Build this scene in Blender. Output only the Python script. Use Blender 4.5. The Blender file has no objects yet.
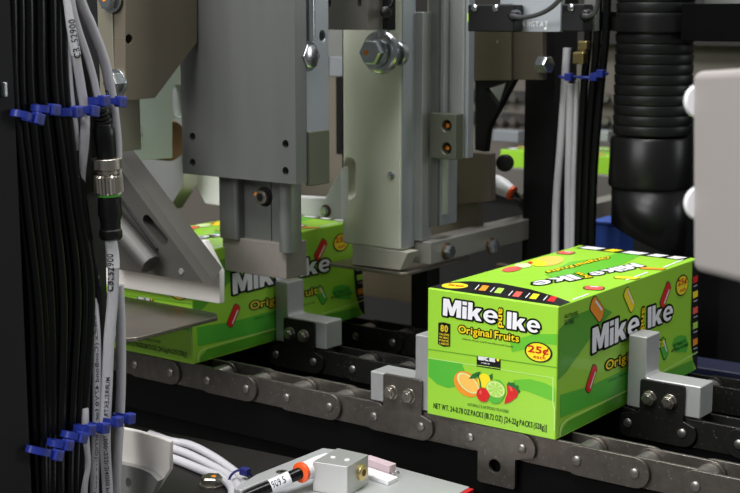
import bpy, bmesh, math, random
from mathutils import Vector, Matrix
random.seed(7)
SC = bpy.context.scene
COL = SC.collection

# ------------------------------------------------------------------ camera
FPX, PITCH, YAW = 1366.6, math.radians(9.713), math.radians(36.724)
EYE = Vector((.6115, -.8979, .3254))
FW = Vector((-math.sin(YAW)*math.cos(PITCH), math.cos(YAW)*math.cos(PITCH), -math.sin(PITCH)))
RT = Vector((math.cos(YAW), math.sin(YAW), 0))
UP = RT.cross(FW)
cd = bpy.data.cameras.new('camera')
cam = bpy.data.objects.new('camera', cd)
COL.objects.link(cam)
SC.camera = cam
cd.sensor_width = 36.0
cd.lens = 36.0*FPX/740
cd.clip_start = .02
cam.matrix_world = Matrix(((RT.x, UP.x, -FW.x, EYE.x), (RT.y, UP.y, -FW.y, EYE.y), (RT.z, UP.z, -FW.z, EYE.z), (0, 0, 0, 1)))
cd.dof.use_dof = True
cd.dof.focus_distance = 1.06
cd.dof.aperture_fstop = 13

# ------------------------------------------------------------------ world, lights, exposure
w = bpy.data.worlds.new('hall_light')
SC.world = w
w.use_nodes = True
w.node_tree.nodes['Background'].inputs[0].default_value = (.92, .97, 1.0, 1)
w.node_tree.nodes['Background'].inputs[1].default_value = .13


def area(name, loc, target, sx, sy, power, col=(1, 1, 1)):
    l = bpy.data.lights.new(name, 'AREA')
    l.shape = 'RECTANGLE'
    l.size, l.size_y, l.energy, l.color = sx, sy, power, col
    o = bpy.data.objects.new(name, l)
    COL.objects.link(o)
    o.location = loc
    o.rotation_euler = (Vector(target)-Vector(loc)).to_track_quat('-Z', 'Y').to_euler()
    return o


area('ceiling_lamp_front', (-.25, -1.35, 2.2), (0, .1, 0), 1.5, .6, 66)
area('added_front_fill', (-.5, -2.3, 1.25), (-.1, .2, .15), 1.5, .8, 40)  # low frontal fill added to brighten the dim front faces
area('ceiling_lamp_middle', (.25, .15, 2.3), (.1, .15, 0), 1.6, .6, 42)
area('ceiling_lamp_rear', (-.9, 1.6, 2.3), (-.3, .3, .1), 1.6, .5, 18)
area('added_side_fill', (2.3, 2.1, .9), (-.1, .1, .15), 1.6, 1.2, 28, (.95, .98, 1))  # unseen light panel added so right-hand metal faces reflect something bright
SC.view_settings.view_transform = 'Standard'
SC.view_settings.look = 'None'
SC.view_settings.exposure = 0
SC.view_settings.gamma = 1


# ------------------------------------------------------------------ helpers
def P(px, py, X=None, Y=None, Z=None, D=None):
    d = FW + RT*((px-370)/FPX) - UP*((py-246.5)/FPX)
    if X is not None: t = (X-EYE.x)/d.x
    elif Y is not None: t = (Y-EYE.y)/d.y
    elif Z is not None: t = (Z-EYE.z)/d.z
    else: t = D
    return EYE + d*t


def lin(c):
    return tuple(((v/255+.055)/1.055)**2.4 if v > 10 else v/255/12.92 for v in c)


MATS = {}


def mat(name, rgb, metal=0., rough=.5, var=0., scale=60., bump=0., stretch=(1, 1, 1), clear=0., trans=0., spec=None, dust=None):
    if name in MATS: return MATS[name]
    m = bpy.data.materials.new(name)
    m.use_nodes = True
    nt = m.node_tree
    b = nt.nodes['Principled BSDF']
    c = lin(rgb)
    b.inputs['Base Color'].default_value = (*c, 1)
    b.inputs['Metallic'].default_value = metal
    b.inputs['Roughness'].default_value = rough
    if spec is not None: b.inputs['Specular IOR Level'].default_value = spec
    if clear:
        b.inputs['Coat Weight'].default_value = clear
        b.inputs['Coat Roughness'].default_value = .08
    if trans: b.inputs['Transmission Weight'].default_value = trans
    if var or bump or dust:
        tc = nt.nodes.new('ShaderNodeTexCoord')
        mp = nt.nodes.new('ShaderNodeMapping')
        mp.inputs['Scale'].default_value = stretch
        nz = nt.nodes.new('ShaderNodeTexNoise')
        nz.inputs['Scale'].default_value = scale
        nz.inputs['Detail'].default_value = 5
        nt.links.new(tc.outputs['Object'], mp.inputs[0])
        nt.links.new(mp.outputs[0], nz.inputs['Vector'])
        if var:
            mr = nt.nodes.new('ShaderNodeMix')
            mr.data_type = 'RGBA'
            mr.inputs[6].default_value = (*[x*(1-var) for x in c], 1)
            mr.inputs[7].default_value = (*[min(1, x*(1+var)) for x in c], 1)
            nt.links.new(nz.outputs['Fac'], mr.inputs[0])
            last = mr.outputs[2]
            if dust:
                n2 = nt.nodes.new('ShaderNodeTexNoise')
                n2.inputs['Scale'].default_value = 420
                n2.inputs['Detail'].default_value = 2
                nt.links.new(tc.outputs['Object'], n2.inputs['Vector'])
                rp = nt.nodes.new('ShaderNodeMapRange')
                rp.inputs[1].default_value = .66
                rp.inputs[2].default_value = .74
                nt.links.new(n2.outputs['Fac'], rp.inputs[0])
                m2 = nt.nodes.new('ShaderNodeMix')
                m2.data_type = 'RGBA'
                nt.links.new(rp.outputs[0], m2.inputs[0])
                nt.links.new(last, m2.inputs[6])
                m2.inputs[7].default_value = (*lin(dust), 1)
                last = m2.outputs[2]
            nt.links.new(last, b.inputs['Base Color'])
        if bump:
            bp = nt.nodes.new('ShaderNodeBump')
            bp.inputs['Strength'].default_value = bump
            bp.inputs['Distance'].default_value = .0006
            nt.links.new(nz.outputs['Fac'], bp.inputs['Height'])
            nt.links.new(bp.outputs[0], b.inputs['Normal'])
    MATS[name] = m
    return m


ALU = mat('milled_aluminium', (174, 175, 172), .75, .40, .18, 40, .06, (1, 1, .12))
ALUD = mat('dull_aluminium', (120, 122, 119), .7, .38, .22, 34, .06, (1, 1, .08))
ALUL = mat('bright_aluminium', (186, 187, 188), .4, .4, .05, 60, .05)
ALUB = mat('pale_anodised_plate', (168, 173, 178), .6, .4, .05, 30)
GREENISH = mat('aged_aluminium', (216, 217, 200), .12, .42, .12, 14, .04, (1, 1, .3))
BRONZE = mat('brown_steel_plate', (112, 104, 90), .6, .5, .15, 20, .05)
CAST = mat('cast_silver', (180, 181, 180), .55, .42, .06, 160, .15)
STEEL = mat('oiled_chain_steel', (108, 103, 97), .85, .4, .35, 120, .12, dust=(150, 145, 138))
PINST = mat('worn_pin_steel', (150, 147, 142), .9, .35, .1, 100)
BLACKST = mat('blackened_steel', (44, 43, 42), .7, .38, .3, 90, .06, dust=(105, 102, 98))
ZINC = mat('zinc_bolt', (185, 190, 192), .95, .22, .1, 80)
BOLTST = mat('nickel_bolt', (165, 160, 150), .95, .3, .1, 80)
BRASS = mat('brass', (205, 185, 125), .95, .28, .05, 60)
BRONZEB = mat('bronze_bushing', (120, 92, 62), .8, .4)
NICKEL = mat('nickel_nut', (196, 188, 176), .95, .3)
ORANGE = mat('orange_paint_dot', (225, 130, 30), 0, .5)
ORANGEP = mat('orange_release_ring', (240, 92, 34), 0, .35)
BLK = mat('black_plastic', (16, 16, 16), 0, .36, spec=.4)
BLKM = mat('black_powder_coat', (17, 17, 17), 0, .5, .15, 120, .08, spec=.3)
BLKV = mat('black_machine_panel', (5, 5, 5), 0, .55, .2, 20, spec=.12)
POST = mat('charcoal_panel', (23, 23, 23), 0, .6, spec=.2)
RUB = mat('black_cable_sheath', (11, 11, 11), 0, .22, spec=.3)
HOSE = mat('black_hose_rubber', (17, 18, 18), 0, .42, spec=.4)
GREYC = mat('pale_grey_cable_sheath', (186, 184, 188), 0, .42)
WHITEL = mat('white_cable_label', (232, 231, 234), 0, .4)
INK = mat('black_ink', (16, 16, 20), 0, .5)
BLUE = mat('blue_nylon', (34, 50, 138), 0, .35)
NAVY = mat('navy_nylon', (38, 42, 110), 0, .35)
UHMW = mat('white_guide_plastic', (208, 205, 199), 0, .45)
WHITE = mat('white_plastic', (235, 235, 236), 0, .3)
SHEET = mat('brushed_sheet_steel', (140, 132, 124), .8, .34, .1, 30, .03)
PINKC = mat('pink_tinted_block', (240, 205, 214), 0, .25, .12, 220)
RED = mat('red_anodised_edge', (205, 30, 42), .2, .35)
GREYB = mat('grey_enamel', (146, 140, 137), 0, .5)
BLUEP = mat('blue_crate_plastic', (62, 96, 190), 0, .45)
TAN = mat('tan_machine_panel', (120, 112, 100), .2, .6, .1, 10)
DARKP = mat('dark_grey_panel', (48, 46, 44), .1, .6, .15, 10)
CONC = mat('concrete_floor', (105, 103, 100), 0, .7, .1, 4)
WALLM = mat('hall_wall_paint', (120, 116, 110), 0, .8, .05, 3)
# printing inks and board of the cartons
C_GREEN = mat('carton_green', (157, 214, 58), 0, .36, .05, 6, clear=.25)
C_DARK = mat('carton_dark_green', (84, 184, 56), 0, .36, .1, 14, clear=.25)
C_MID = mat('carton_mid_green', (104, 192, 50), 0, .36, clear=.25)
C_DEEP = mat('carton_deep_green', (88, 166, 42), 0, .36, clear=.25)
C_LINE = mat('carton_cut_edge', (190, 232, 130), 0, .5)
C_CREASE = mat('carton_crease', (92, 158, 34), 0, .5)
C_BLACK = mat('carton_black', (14, 15, 18), 0, .34, clear=.25)
C_WHITE = mat('carton_white', (238, 238, 242), 0, .36)
C_SILV = mat('carton_silver_shade', (196, 196, 206), 0, .36)
C_YEL = mat('carton_yellow', (250, 226, 40), 0, .36)
C_RED = mat('carton_red', (216, 36, 34), 0, .36)
C_PINK = mat('carton_coral', (236, 96, 84), 0, .36)
C_ORA = mat('carton_orange', (244, 150, 40), 0, .36)
C_LOR = mat('carton_light_orange', (252, 196, 92), 0, .36)
C_LIME = mat('carton_lime', (176, 222, 90), 0, .36)
C_PALE = mat('carton_pale_lime', (222, 242, 176), 0, .36)
C_LEAF = mat('carton_leaf', (36, 110, 44), 0, .36)
C_INK = mat('carton_dark_ink', (18, 60, 30), 0, .4)


class MB:
    """collects shapes (with a material slot each) into one mesh"""
    def __init__(s): s.v, s.f, s.mi, s.m = [], [], [], []

    def slot(s, m):
        if m is None: return 0
        if m not in s.m: s.m.append(m)
        return s.m.index(m)

    def add(s, vs, fs, m=None):
        k = len(s.v)
        s.v += [Vector(v) for v in vs]
        i = s.slot(m)
        for f in fs:
            s.f.append([k+j for j in f])
            s.mi.append(i)
        return s

    def box(s, x0, x1, y0, y1, z0, z1, m=None):
        vs = [(x, y, z) for x in (x0, x1) for y in (y0, y1) for z in (z0, z1)]
        return s.add(vs, [(0, 1, 3, 2), (4, 6, 7, 5), (0, 4, 5, 1), (2, 3, 7, 6), (0, 2, 6, 4), (1, 5, 7, 3)], m)

    def obox(s, o, a, b, c, m=None):
        """box from corner o along vectors a, b, c"""
        o, a, b, c = map(Vector, (o, a, b, c))
        vs = [o+a*i+b*j+c*k for i in (0, 1) for j in (0, 1) for k in (0, 1)]
        return s.add(vs, [(0, 1, 3, 2), (4, 6, 7, 5), (0, 4, 5, 1), (2, 3, 7, 6), (0, 2, 6, 4), (1, 5, 7, 3)], m)

    def prism(s, poly, axis, a, b, holes=(), m=None):
        """2D outline (and holes) swept along an axis from a to b"""
        def up(p, t):
            return {'Y': (p[0], t, p[1]), 'X': (t, p[0], p[1]), 'Z': (p[0], p[1], t)}[axis]
        bm = bmesh.new()
        loops = [poly]+list(holes)
        if not holes:
            for t in (a, b):
                bm.faces.new([bm.verts.new(up(p, t)) for p in poly])
            bm.verts.ensure_lookup_table()
            n = len(poly)
            for i in range(n):
                j = (i+1) % n
                bm.faces.new([bm.verts[i], bm.verts[j], bm.verts[n+j], bm.verts[n+i]])
        else:
            rings = []
            for t in (a, b):
                es, rr = [], []
                for lp in loops:
                    vs = [bm.verts.new(up(p, t)) for p in lp]
                    rr.append(vs)
                    es += [bm.edges.new((vs[i], vs[(i+1) % len(vs)])) for i in range(len(vs))]
                bmesh.ops.triangle_fill(bm, edges=es, use_beauty=True)
                rings.append(rr)
            for r0, r1 in zip(*rings):
                n = len(r0)
                for i in range(n):
                    j = (i+1) % n
                    bm.faces.new([r0[i], r0[j], r1[j], r1[i]])
        bmesh.ops.recalc_face_normals(bm, faces=bm.faces[:])
        bm.verts.index_update()
        s.add([v.co.copy() for v in bm.verts], [[v.index for v in f.verts] for f in bm.faces], m)
        bm.free()
        return s

    def lathe(s, o, ax, prof, n=28, m=None):
        """profile [(distance along ax, radius)] turned about an axis, capped at both ends"""
        o, ax = Vector(o), Vector(ax).normalized()
        t = Vector((0, 0, 1)) if abs(ax.z) < .9 else Vector((1, 0, 0))
        e1 = ax.cross(t).normalized()
        e2 = ax.cross(e1)
        vs, fs = [], []
        for d, r in prof:
            for i in range(n):
                q = 2*math.pi*i/n
                vs.append(o+ax*d+(e1*math.cos(q)+e2*math.sin(q))*r)
        for k in range(len(prof)-1):
            for i in range(n):
                j = (i+1) % n
                fs.append((k*n+i, k*n+j, k*n+n+j, k*n+n+i))
        fs.append(tuple(range(n-1, -1, -1)))
        fs.append(tuple((len(prof)-1)*n+i for i in range(n)))
        return s.add(vs, fs, m)

    def cyl(s, p0, p1, r, n=24, m=None):
        p0, p1 = Vector(p0), Vector(p1)
        return s.lathe(p0, p1-p0, [(0, r), ((p1-p0).length, r)], n, m)

    def hexa(s, o, ax, r, h, m=None, rot=0.):
        """hexagon head with a domed chamfer"""
        return s.lathe(o, ax, [(0, r), (h*.8, r), (h, r*.86)], 6, m)

    def ring(s, o, ax, R, r, n=32, k=10, m=None, sx=1., e=None):
        o, ax = Vector(o), Vector(ax).normalized()
        t = e or (Vector((0, 0, 1)) if abs(ax.z) < .9 else Vector((1, 0, 0)))
        e1 = ax.cross(t).normalized()
        e2 = ax.cross(e1)
        vs, fs = [], []
        for i in range(n):
            q = 2*math.pi*i/n
            d = e1*math.cos(q)*sx+e2*math.sin(q)
            c = o+d*R
            dn = d.normalized()
            for j in range(k):
                u = 2*math.pi*j/k
                vs.append(c+dn*r*math.cos(u)+ax*r*math.sin(u))
        for i in range(n):
            for j in range(k):
                a, b = i, (i+1) % n
                fs.append((a*k+j, b*k+j, b*k+(j+1) % k, a*k+(j+1) % k))
        return s.add(vs, fs, m)

    def tube(s, pts, r, n=12, sub=8, m=None):
        c = spline(pts, sub)
        e1 = None
        vs, fs = [], []
        for i, p in enumerate(c):
            t = (c[min(i+1, len(c)-1)]-c[max(i-1, 0)]).normalized()
            if e1 is None:
                e1 = t.cross(Vector((.31, .22, .1))).normalized()
            e1 = (e1-t*e1.dot(t)).normalized()
            e2 = t.cross(e1)
            rr = r(i/(len(c)-1)) if callable(r) else r
            for j in range(n):
                q = 2*math.pi*j/n
                vs.append(p+(e1*math.cos(q)+e2*math.sin(q))*rr)
        for i in range(len(c)-1):
            for j in range(n):
                k = (j+1) % n
                fs.append((i*n+j, i*n+k, i*n+n+k, i*n+n+j))
        fs.append(tuple(range(n-1, -1, -1)))
        fs.append(tuple((len(c)-1)*n+i for i in range(n)))
        return s.add(vs, fs, m)


def spline(pts, sub=8):
    pts = [Vector(p) for p in pts]
    if len(pts) < 3: return pts
    q = [pts[0]*2-pts[1]]+pts+[pts[-1]*2-pts[-2]]
    out = []
    for i in range(1, len(q)-2):
        a, b, c, d = q[i-1:i+3]
        for k in range(sub):
            t = k/sub
            out.append(.5*((2*b)+(c-a)*t+(2*a-5*b+4*c-d)*t*t+(3*b-a-3*c+d)*t**3))
    out.append(pts[-1])
    return out


ROOT = {}


def tag(o, label=None, cat=None, group=None, kind=None):
    if label: o['label'] = label
    if cat: o['category'] = cat
    if group: o['group'] = group
    if kind: o['kind'] = kind
    return o


def thing(name, loc, label, cat, group=None):
    o = bpy.data.objects.new(name, None)
    COL.objects.link(o)
    o.location = loc
    o.empty_display_size = .01
    ROOT[o.name] = Vector(loc)
    return tag(o, label, cat, group)


def obj(name, mb, m=None, parent=None, bevel=0., smooth=38, seg=2, fix=True):
    me = bpy.data.meshes.new(name)
    off = ROOT.get(parent.name, Vector()) if parent is not None else None
    loc = Vector()
    if parent is None:
        lo = [min(v[i] for v in mb.v) for i in range(3)]
        hi = [max(v[i] for v in mb.v) for i in range(3)]
        loc = Vector(((lo[0]+hi[0])/2, (lo[1]+hi[1])/2, lo[2]))
        off = loc
    me.from_pydata([v-off for v in mb.v], [], mb.f)
    ms = mb.m if mb.m else [m]
    for x in ms: me.materials.append(x)
    for p, i in zip(me.polygons, mb.mi): p.material_index = i
    if fix:
        bm = bmesh.new()
        bm.from_mesh(me)
        bmesh.ops.recalc_face_normals(bm, faces=bm.faces[:])
        bm.to_mesh(me)
        bm.free()
    me.shade_smooth()
    me.set_sharp_from_angle(angle=math.radians(smooth))
    o = bpy.data.objects.new(name, me)
    COL.objects.link(o)
    if parent is not None:
        o.parent = parent
        ROOT[o.name] = off
    else:
        o.location = loc
        ROOT[o.name] = loc
    if bevel:
        b = o.modifiers.new('bevel', 'BEVEL')
        b.width, b.segments, b.limit_method = bevel, seg, 'ANGLE'
        b.angle_limit = math.radians(40)
        b.harden_normals = True
    return o


def copy_tree(o, parent=None):
    c = o.copy()
    COL.objects.link(c)
    if parent is not None: c.parent = parent
    for ch in list(o.children): copy_tree(ch, c)
    return c


def structure(name, mb, m, bevel=0.):
    return tag(obj(name, mb, m, bevel=bevel), kind='structure')


def stad(c, hw, hh, n=8):
    """stadium outline, upright"""
    r = min(hw, hh)
    out = []
    if hh >= hw:
        for i in range(n+1): out.append((c[0]+r*math.cos(math.pi*i/n), c[1]+(hh-r)+r*math.sin(math.pi*i/n)))
        for i in range(n+1): out.append((c[0]-r*math.cos(math.pi*i/n), c[1]-(hh-r)-r*math.sin(math.pi*i/n)))
    else:
        for i in range(n+1): out.append((c[0]+(hw-r)+r*math.sin(math.pi*i/n), c[1]-r*math.cos(math.pi*i/n)))
        for i in range(n+1): out.append((c[0]-(hw-r)-r*math.sin(math.pi*i/n), c[1]+r*math.cos(math.pi*i/n)))
    return out


def circ(c, r, n=18): return [(c[0]+r*math.cos(2*math.pi*i/n), c[1]+r*math.sin(2*math.pi*i/n)) for i in range(n)]


def xz(pts, Y): return [(P(x, y, Y=Y).x, P(x, y, Y=Y).z) for x, y in pts]
def yz(pts, X): return [(P(x, y, X=X).y, P(x, y, X=X).z) for x, y in pts]


def rnd(poly, r, which=None, n=5):
    """round the corners (all or the listed ones) of a 2D outline"""
    out = []
    N = len(poly)
    for i, p in enumerate(poly):
        if which is not None and i not in which:
            out.append(tuple(p))
            continue
        p = Vector(p)
        a, b = Vector(poly[i-1])-p, Vector(poly[(i+1) % N])-p
        q = min(r, a.length*.45, b.length*.45)
        s, e = p+a.normalized()*q, p+b.normalized()*q
        for k in range(n+1):
            t = k/n
            out.append(tuple(s*(1-t)**2+p*2*t*(1-t)+e*t*t))
    return out


# lettering: each glyph is meshed on its own so that outlines may overlap
GLY = {}


def glyph(ch, off):
    k = (ch, round(off, 4))
    if k in GLY: return GLY[k]
    c = bpy.data.curves.new('glyph', 'FONT')
    c.body, c.offset, c.resolution_u = ch, off, 3
    o = bpy.data.objects.new('glyph', c)
    COL.objects.link(o)
    dg = bpy.context.evaluated_depsgraph_get()
    dg.update()
    me = bpy.data.meshes.new_from_object(o.evaluated_get(dg))
    r = ([(v.co.x, v.co.y) for v in me.vertices], [list(p.vertices) for p in me.polygons])
    bpy.data.objects.remove(o)
    bpy.data.curves.remove(c)
    bpy.data.meshes.remove(me)
    GLY[k] = r
    return r


def arc(cx, cy, rx, ry, q0, q1, n):
    return [(cx+rx*math.cos(math.radians(q0+(q1-q0)*i/n)), cy+ry*math.sin(math.radians(q0+(q1-q0)*i/n))) for i in range(n+1)]


# heavy letters of the big logo, drawn on a cap height of 1: (outline, holes)
HEAVY = {
    'M': [([(0, 0), (0, 1), (.34, 1), (.52, .50), (.70, 1), (1.04, 1), (1.04, 0), (.78, 0), (.78, .58), (.62, .06), (.42, .06), (.26, .58), (.26, 0)], [])],
    'i': [([(0, 0), (0, .70), (.25, .70), (.25, 0)], []), ([(0, .79), (0, 1), (.25, 1), (.25, .79)], [])],
    'I': [([(0, 0), (0, 1), (.28, 1), (.28, 0)], [])],
    'k': [([(0, 0), (0, 1), (.25, 1), (.25, .46), (.46, .72), (.77, .72), (.53, .40), (.80, 0), (.49, 0), (.33, .26), (.25, .18), (.25, 0)], [])],
    'e': [(arc(.40, .36, .40, .37, -6, 318, 26)+arc(.42, .34, .20, .19, 318, 198, 10)+[(.235, .30), (.80, .30)], [[(.25, .43), (.55, .43)]+arc(.40, .44, .15, .13, 8, 172, 8)])],
}


def heavy(ch):
    k = ('heavy', ch)
    if k not in GLY:
        vs, fs = [], []
        for o, h in HEAVY[ch]:
            bm = bmesh.new()
            es = []
            for lp in [o]+h:
                q = [bm.verts.new((p[0], p[1], 0)) for p in lp]
                es += [bm.edges.new((q[i], q[(i+1) % len(q)])) for i in range(len(q))]
            bmesh.ops.triangle_fill(bm, edges=es, use_beauty=True)
            bm.verts.index_update()
            n = len(vs)
            vs += [(v.co.x, v.co.y) for v in bm.verts]
            fs += [[n+v.index for v in f.verts] for f in bm.faces]
            bm.free()
        GLY[k] = (vs, fs)
    return GLY[k]


def thicken(g, r):
    """glyph plus a rounded line of half width r along its outline"""
    vs, fs = list(g[0]), [list(f) for f in g[1]]
    cnt = {}
    for f in fs:
        for i in range(len(f)):
            e = (f[i], f[(i+1) % len(f)])
            k = tuple(sorted(e))
            cnt[k] = cnt.get(k, 0)+1
    for (i, j), c in cnt.items():
        if c != 1: continue
        p, q = Vector(g[0][i]), Vector(g[0][j])
        if (q-p).length < 1e-6: continue
        d = (q-p).normalized()*r
        n = Vector((-d.y, d.x))
        h, l = n*.7071, d*.7071
        k = len(vs)
        vs += [tuple(x) for x in (p+n, p-l+h, p-d, p-l-h, p-n, q-n, q+l-h, q+d, q+l+h, q+n)]
        fs.append(list(range(k, k+10)))
    return vs, fs


def text2d(s, off, gap=.09, bold=0., big=False):
    """-> 2D verts and faces in a frame where the un-outlined text fills the unit box"""
    def base(ch): return heavy(ch) if big else glyph(ch, bold)
    x, lay = 0., []
    for ch in s:
        if ch == ' ':
            x += .22
            continue
        b = base(ch)[0]
        x0, x1 = min(p[0] for p in b), max(p[0] for p in b)
        lay.append((ch, x-x0))
        x += x1-x0+gap
    W = x-gap
    ys = [p[1] for ch, _ in lay for p in base(ch)[0]]
    y0, y1 = min(ys), max(ys)
    vs, fs = [], []
    for ch, dx in lay:
        g = base(ch)
        if off > .015: g = thicken(g, off)
        elif off > 0 and not big: g = glyph(ch, off)
        k = len(vs)
        vs += [((p[0]+dx)/W, (p[1]-y0)/(y1-y0)) for p in g[0]]
        fs += [[k+i for i in f] for f in g[1]]
    return vs, fs


# ------------------------------------------------------------------ the hall
structure('floor', MB().box(-4, 4, -3, 4, -1.0, -.9), CONC)
structure('wall_back', MB().box(-4, 4, 3.2, 3.3, -.9, 2.6), WALLM)
structure('wall_left', MB().box(-4.1, -4, -3, 3.3, -.9, 2.6), WALLM)

# ------------------------------------------------------------------ candy cartons
CW, CL, CH, LEAN = .12, .2625, .1057, .0045


class Face:
    """prints on one face of the carton; u, v are the face's own coordinates"""
    def __init__(s, which): s.k = which

    def uv(s, px, py):
        if s.k == 'F': p = P(px, py, Y=0); return Vector((p.x, p.z))
        if s.k == 'S': p = P(px, py, X=CW); return Vector((p.y, p.z))
        p = P(px, py, Z=CH); return Vector((p.x, p.y))

    def at(s, u, v, l):
        if s.k == 'F': return (u, -l, v)
        if s.k == 'S': return (CW+l, u, v)
        return (u, v, CH+l)

    def poly(s, mb, pts, m, l, px=True):
        q = [s.uv(*p) if px else p for p in pts]
        lim = {'F': (CW, CH), 'S': (CL, CH), 'T': (CW, CL-LEAN)}[s.k]
        q = [(min(max(a, .0003), (lim[0] if s.k != 'S' else CL+LEAN*(1-2*b/CH))-.0003), min(max(b, .0003), lim[1]-.0003)) for a, b in q]
        mb.add([s.at(a, b, l) for a, b in q], [list(range(len(q)))], m)

    def oval(s, mb, c, ex, ey, m, l, n=28):
        c, ex, ey = s.uv(*c), s.uv(*ex), s.uv(*ey)
        a, b = ex-c, ey-c
        s.poly(mb, [c+a*math.cos(2*math.pi*i/n)+b*math.sin(2*math.pi*i/n) for i in range(n)], m, l, False)

    def pill(s, mb, p0, p1, wid, m, l, hi=C_WHITE):
        """an oblong candy from end to end, black line round it, a light streak"""
        a, b = s.uv(*p0), s.uv(*p1)
        d = (b-a).normalized()
        nn = Vector((-d.y, d.x))

        def cap(r, a, b):
            o = []
            for k in range(9):
                q = math.pi*k/8
                o.append(b+(d*math.sin(q)*.55-nn*-math.cos(q))*r)
            for k in range(9):
                q = math.pi*k/8
                o.append(a+(-d*math.sin(q)*.55+nn*-math.cos(q))*r)
            return o
        s.poly(mb, cap(wid*1.13, a-d*wid*.1, b+d*wid*.1), C_INK, l, False)
        s.poly(mb, cap(wid, a, b), m, l+.00012, False)
        if hi: s.poly(mb, cap(wid*.16, a+(b-a)*.1+nn*wid*.55, b-(b-a)*.1+nn*wid*.55), hi, l+.00024, False)

    def text(s, mb, st, bl, br, tl, layers, gap=.09, bold=0., l=.0004, big=False):
        """bl, br, tl: three corners of the text's box as (px, py)"""
        o, x, y = s.uv(*bl), s.uv(*br), s.uv(*tl)
        x, y = x-o, y-o
        for i, (off, m) in enumerate(layers):
            vs, fs = text2d(st, off, gap, bold, big)
            mb.add([s.at(*(o+x*a+y*b), l+.00014*i) for a, b in vs], fs, m)


def logo(F, mb, mike, nd, ike, l=.0005, thin=False):
    for st, q in (('Mike', mike), ('Ike', ike)): F.text(mb, st, *q, [(.10, C_BLACK)], .07, 0, l, True)
    F.text(mb, 'and', *nd, [(.13, C_BLACK)], .1, 0, l+.00005)
    for st, q in (('Mike', mike), ('Ike', ike)): F.text(mb, st, *q, [(0, C_WHITE)], .07, 0, l+.0002, True)
    F.text(mb, 'and', *nd, [(.03, C_YEL)], .1, 0, l+.0003)


def badge(F, root, c, ex, ey, bl, br, tl, bl2, br2, tl2):
    b = MB()
    cc, a, e = Vector(c), Vector(ex)-Vector(c), Vector(ey)-Vector(c)
    F.oval(b, c, cc+a*1.14, cc+e*1.14, C_BLACK, .0004)
    F.oval(b, c, ex, ey, C_YEL, .00055)
    bd = obj('price_badge', b, None, root, fix=False)
    t = MB()
    F.text(t, '25¢', bl, br, tl, [(.03, C_RED)], .12, 0, .0007)
    F.text(t, 'each', bl2, br2, tl2, [(.018, C_RED)], .12, 0, .0007)
    obj('price_lettering', t, None, bd, fix=False)


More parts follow.
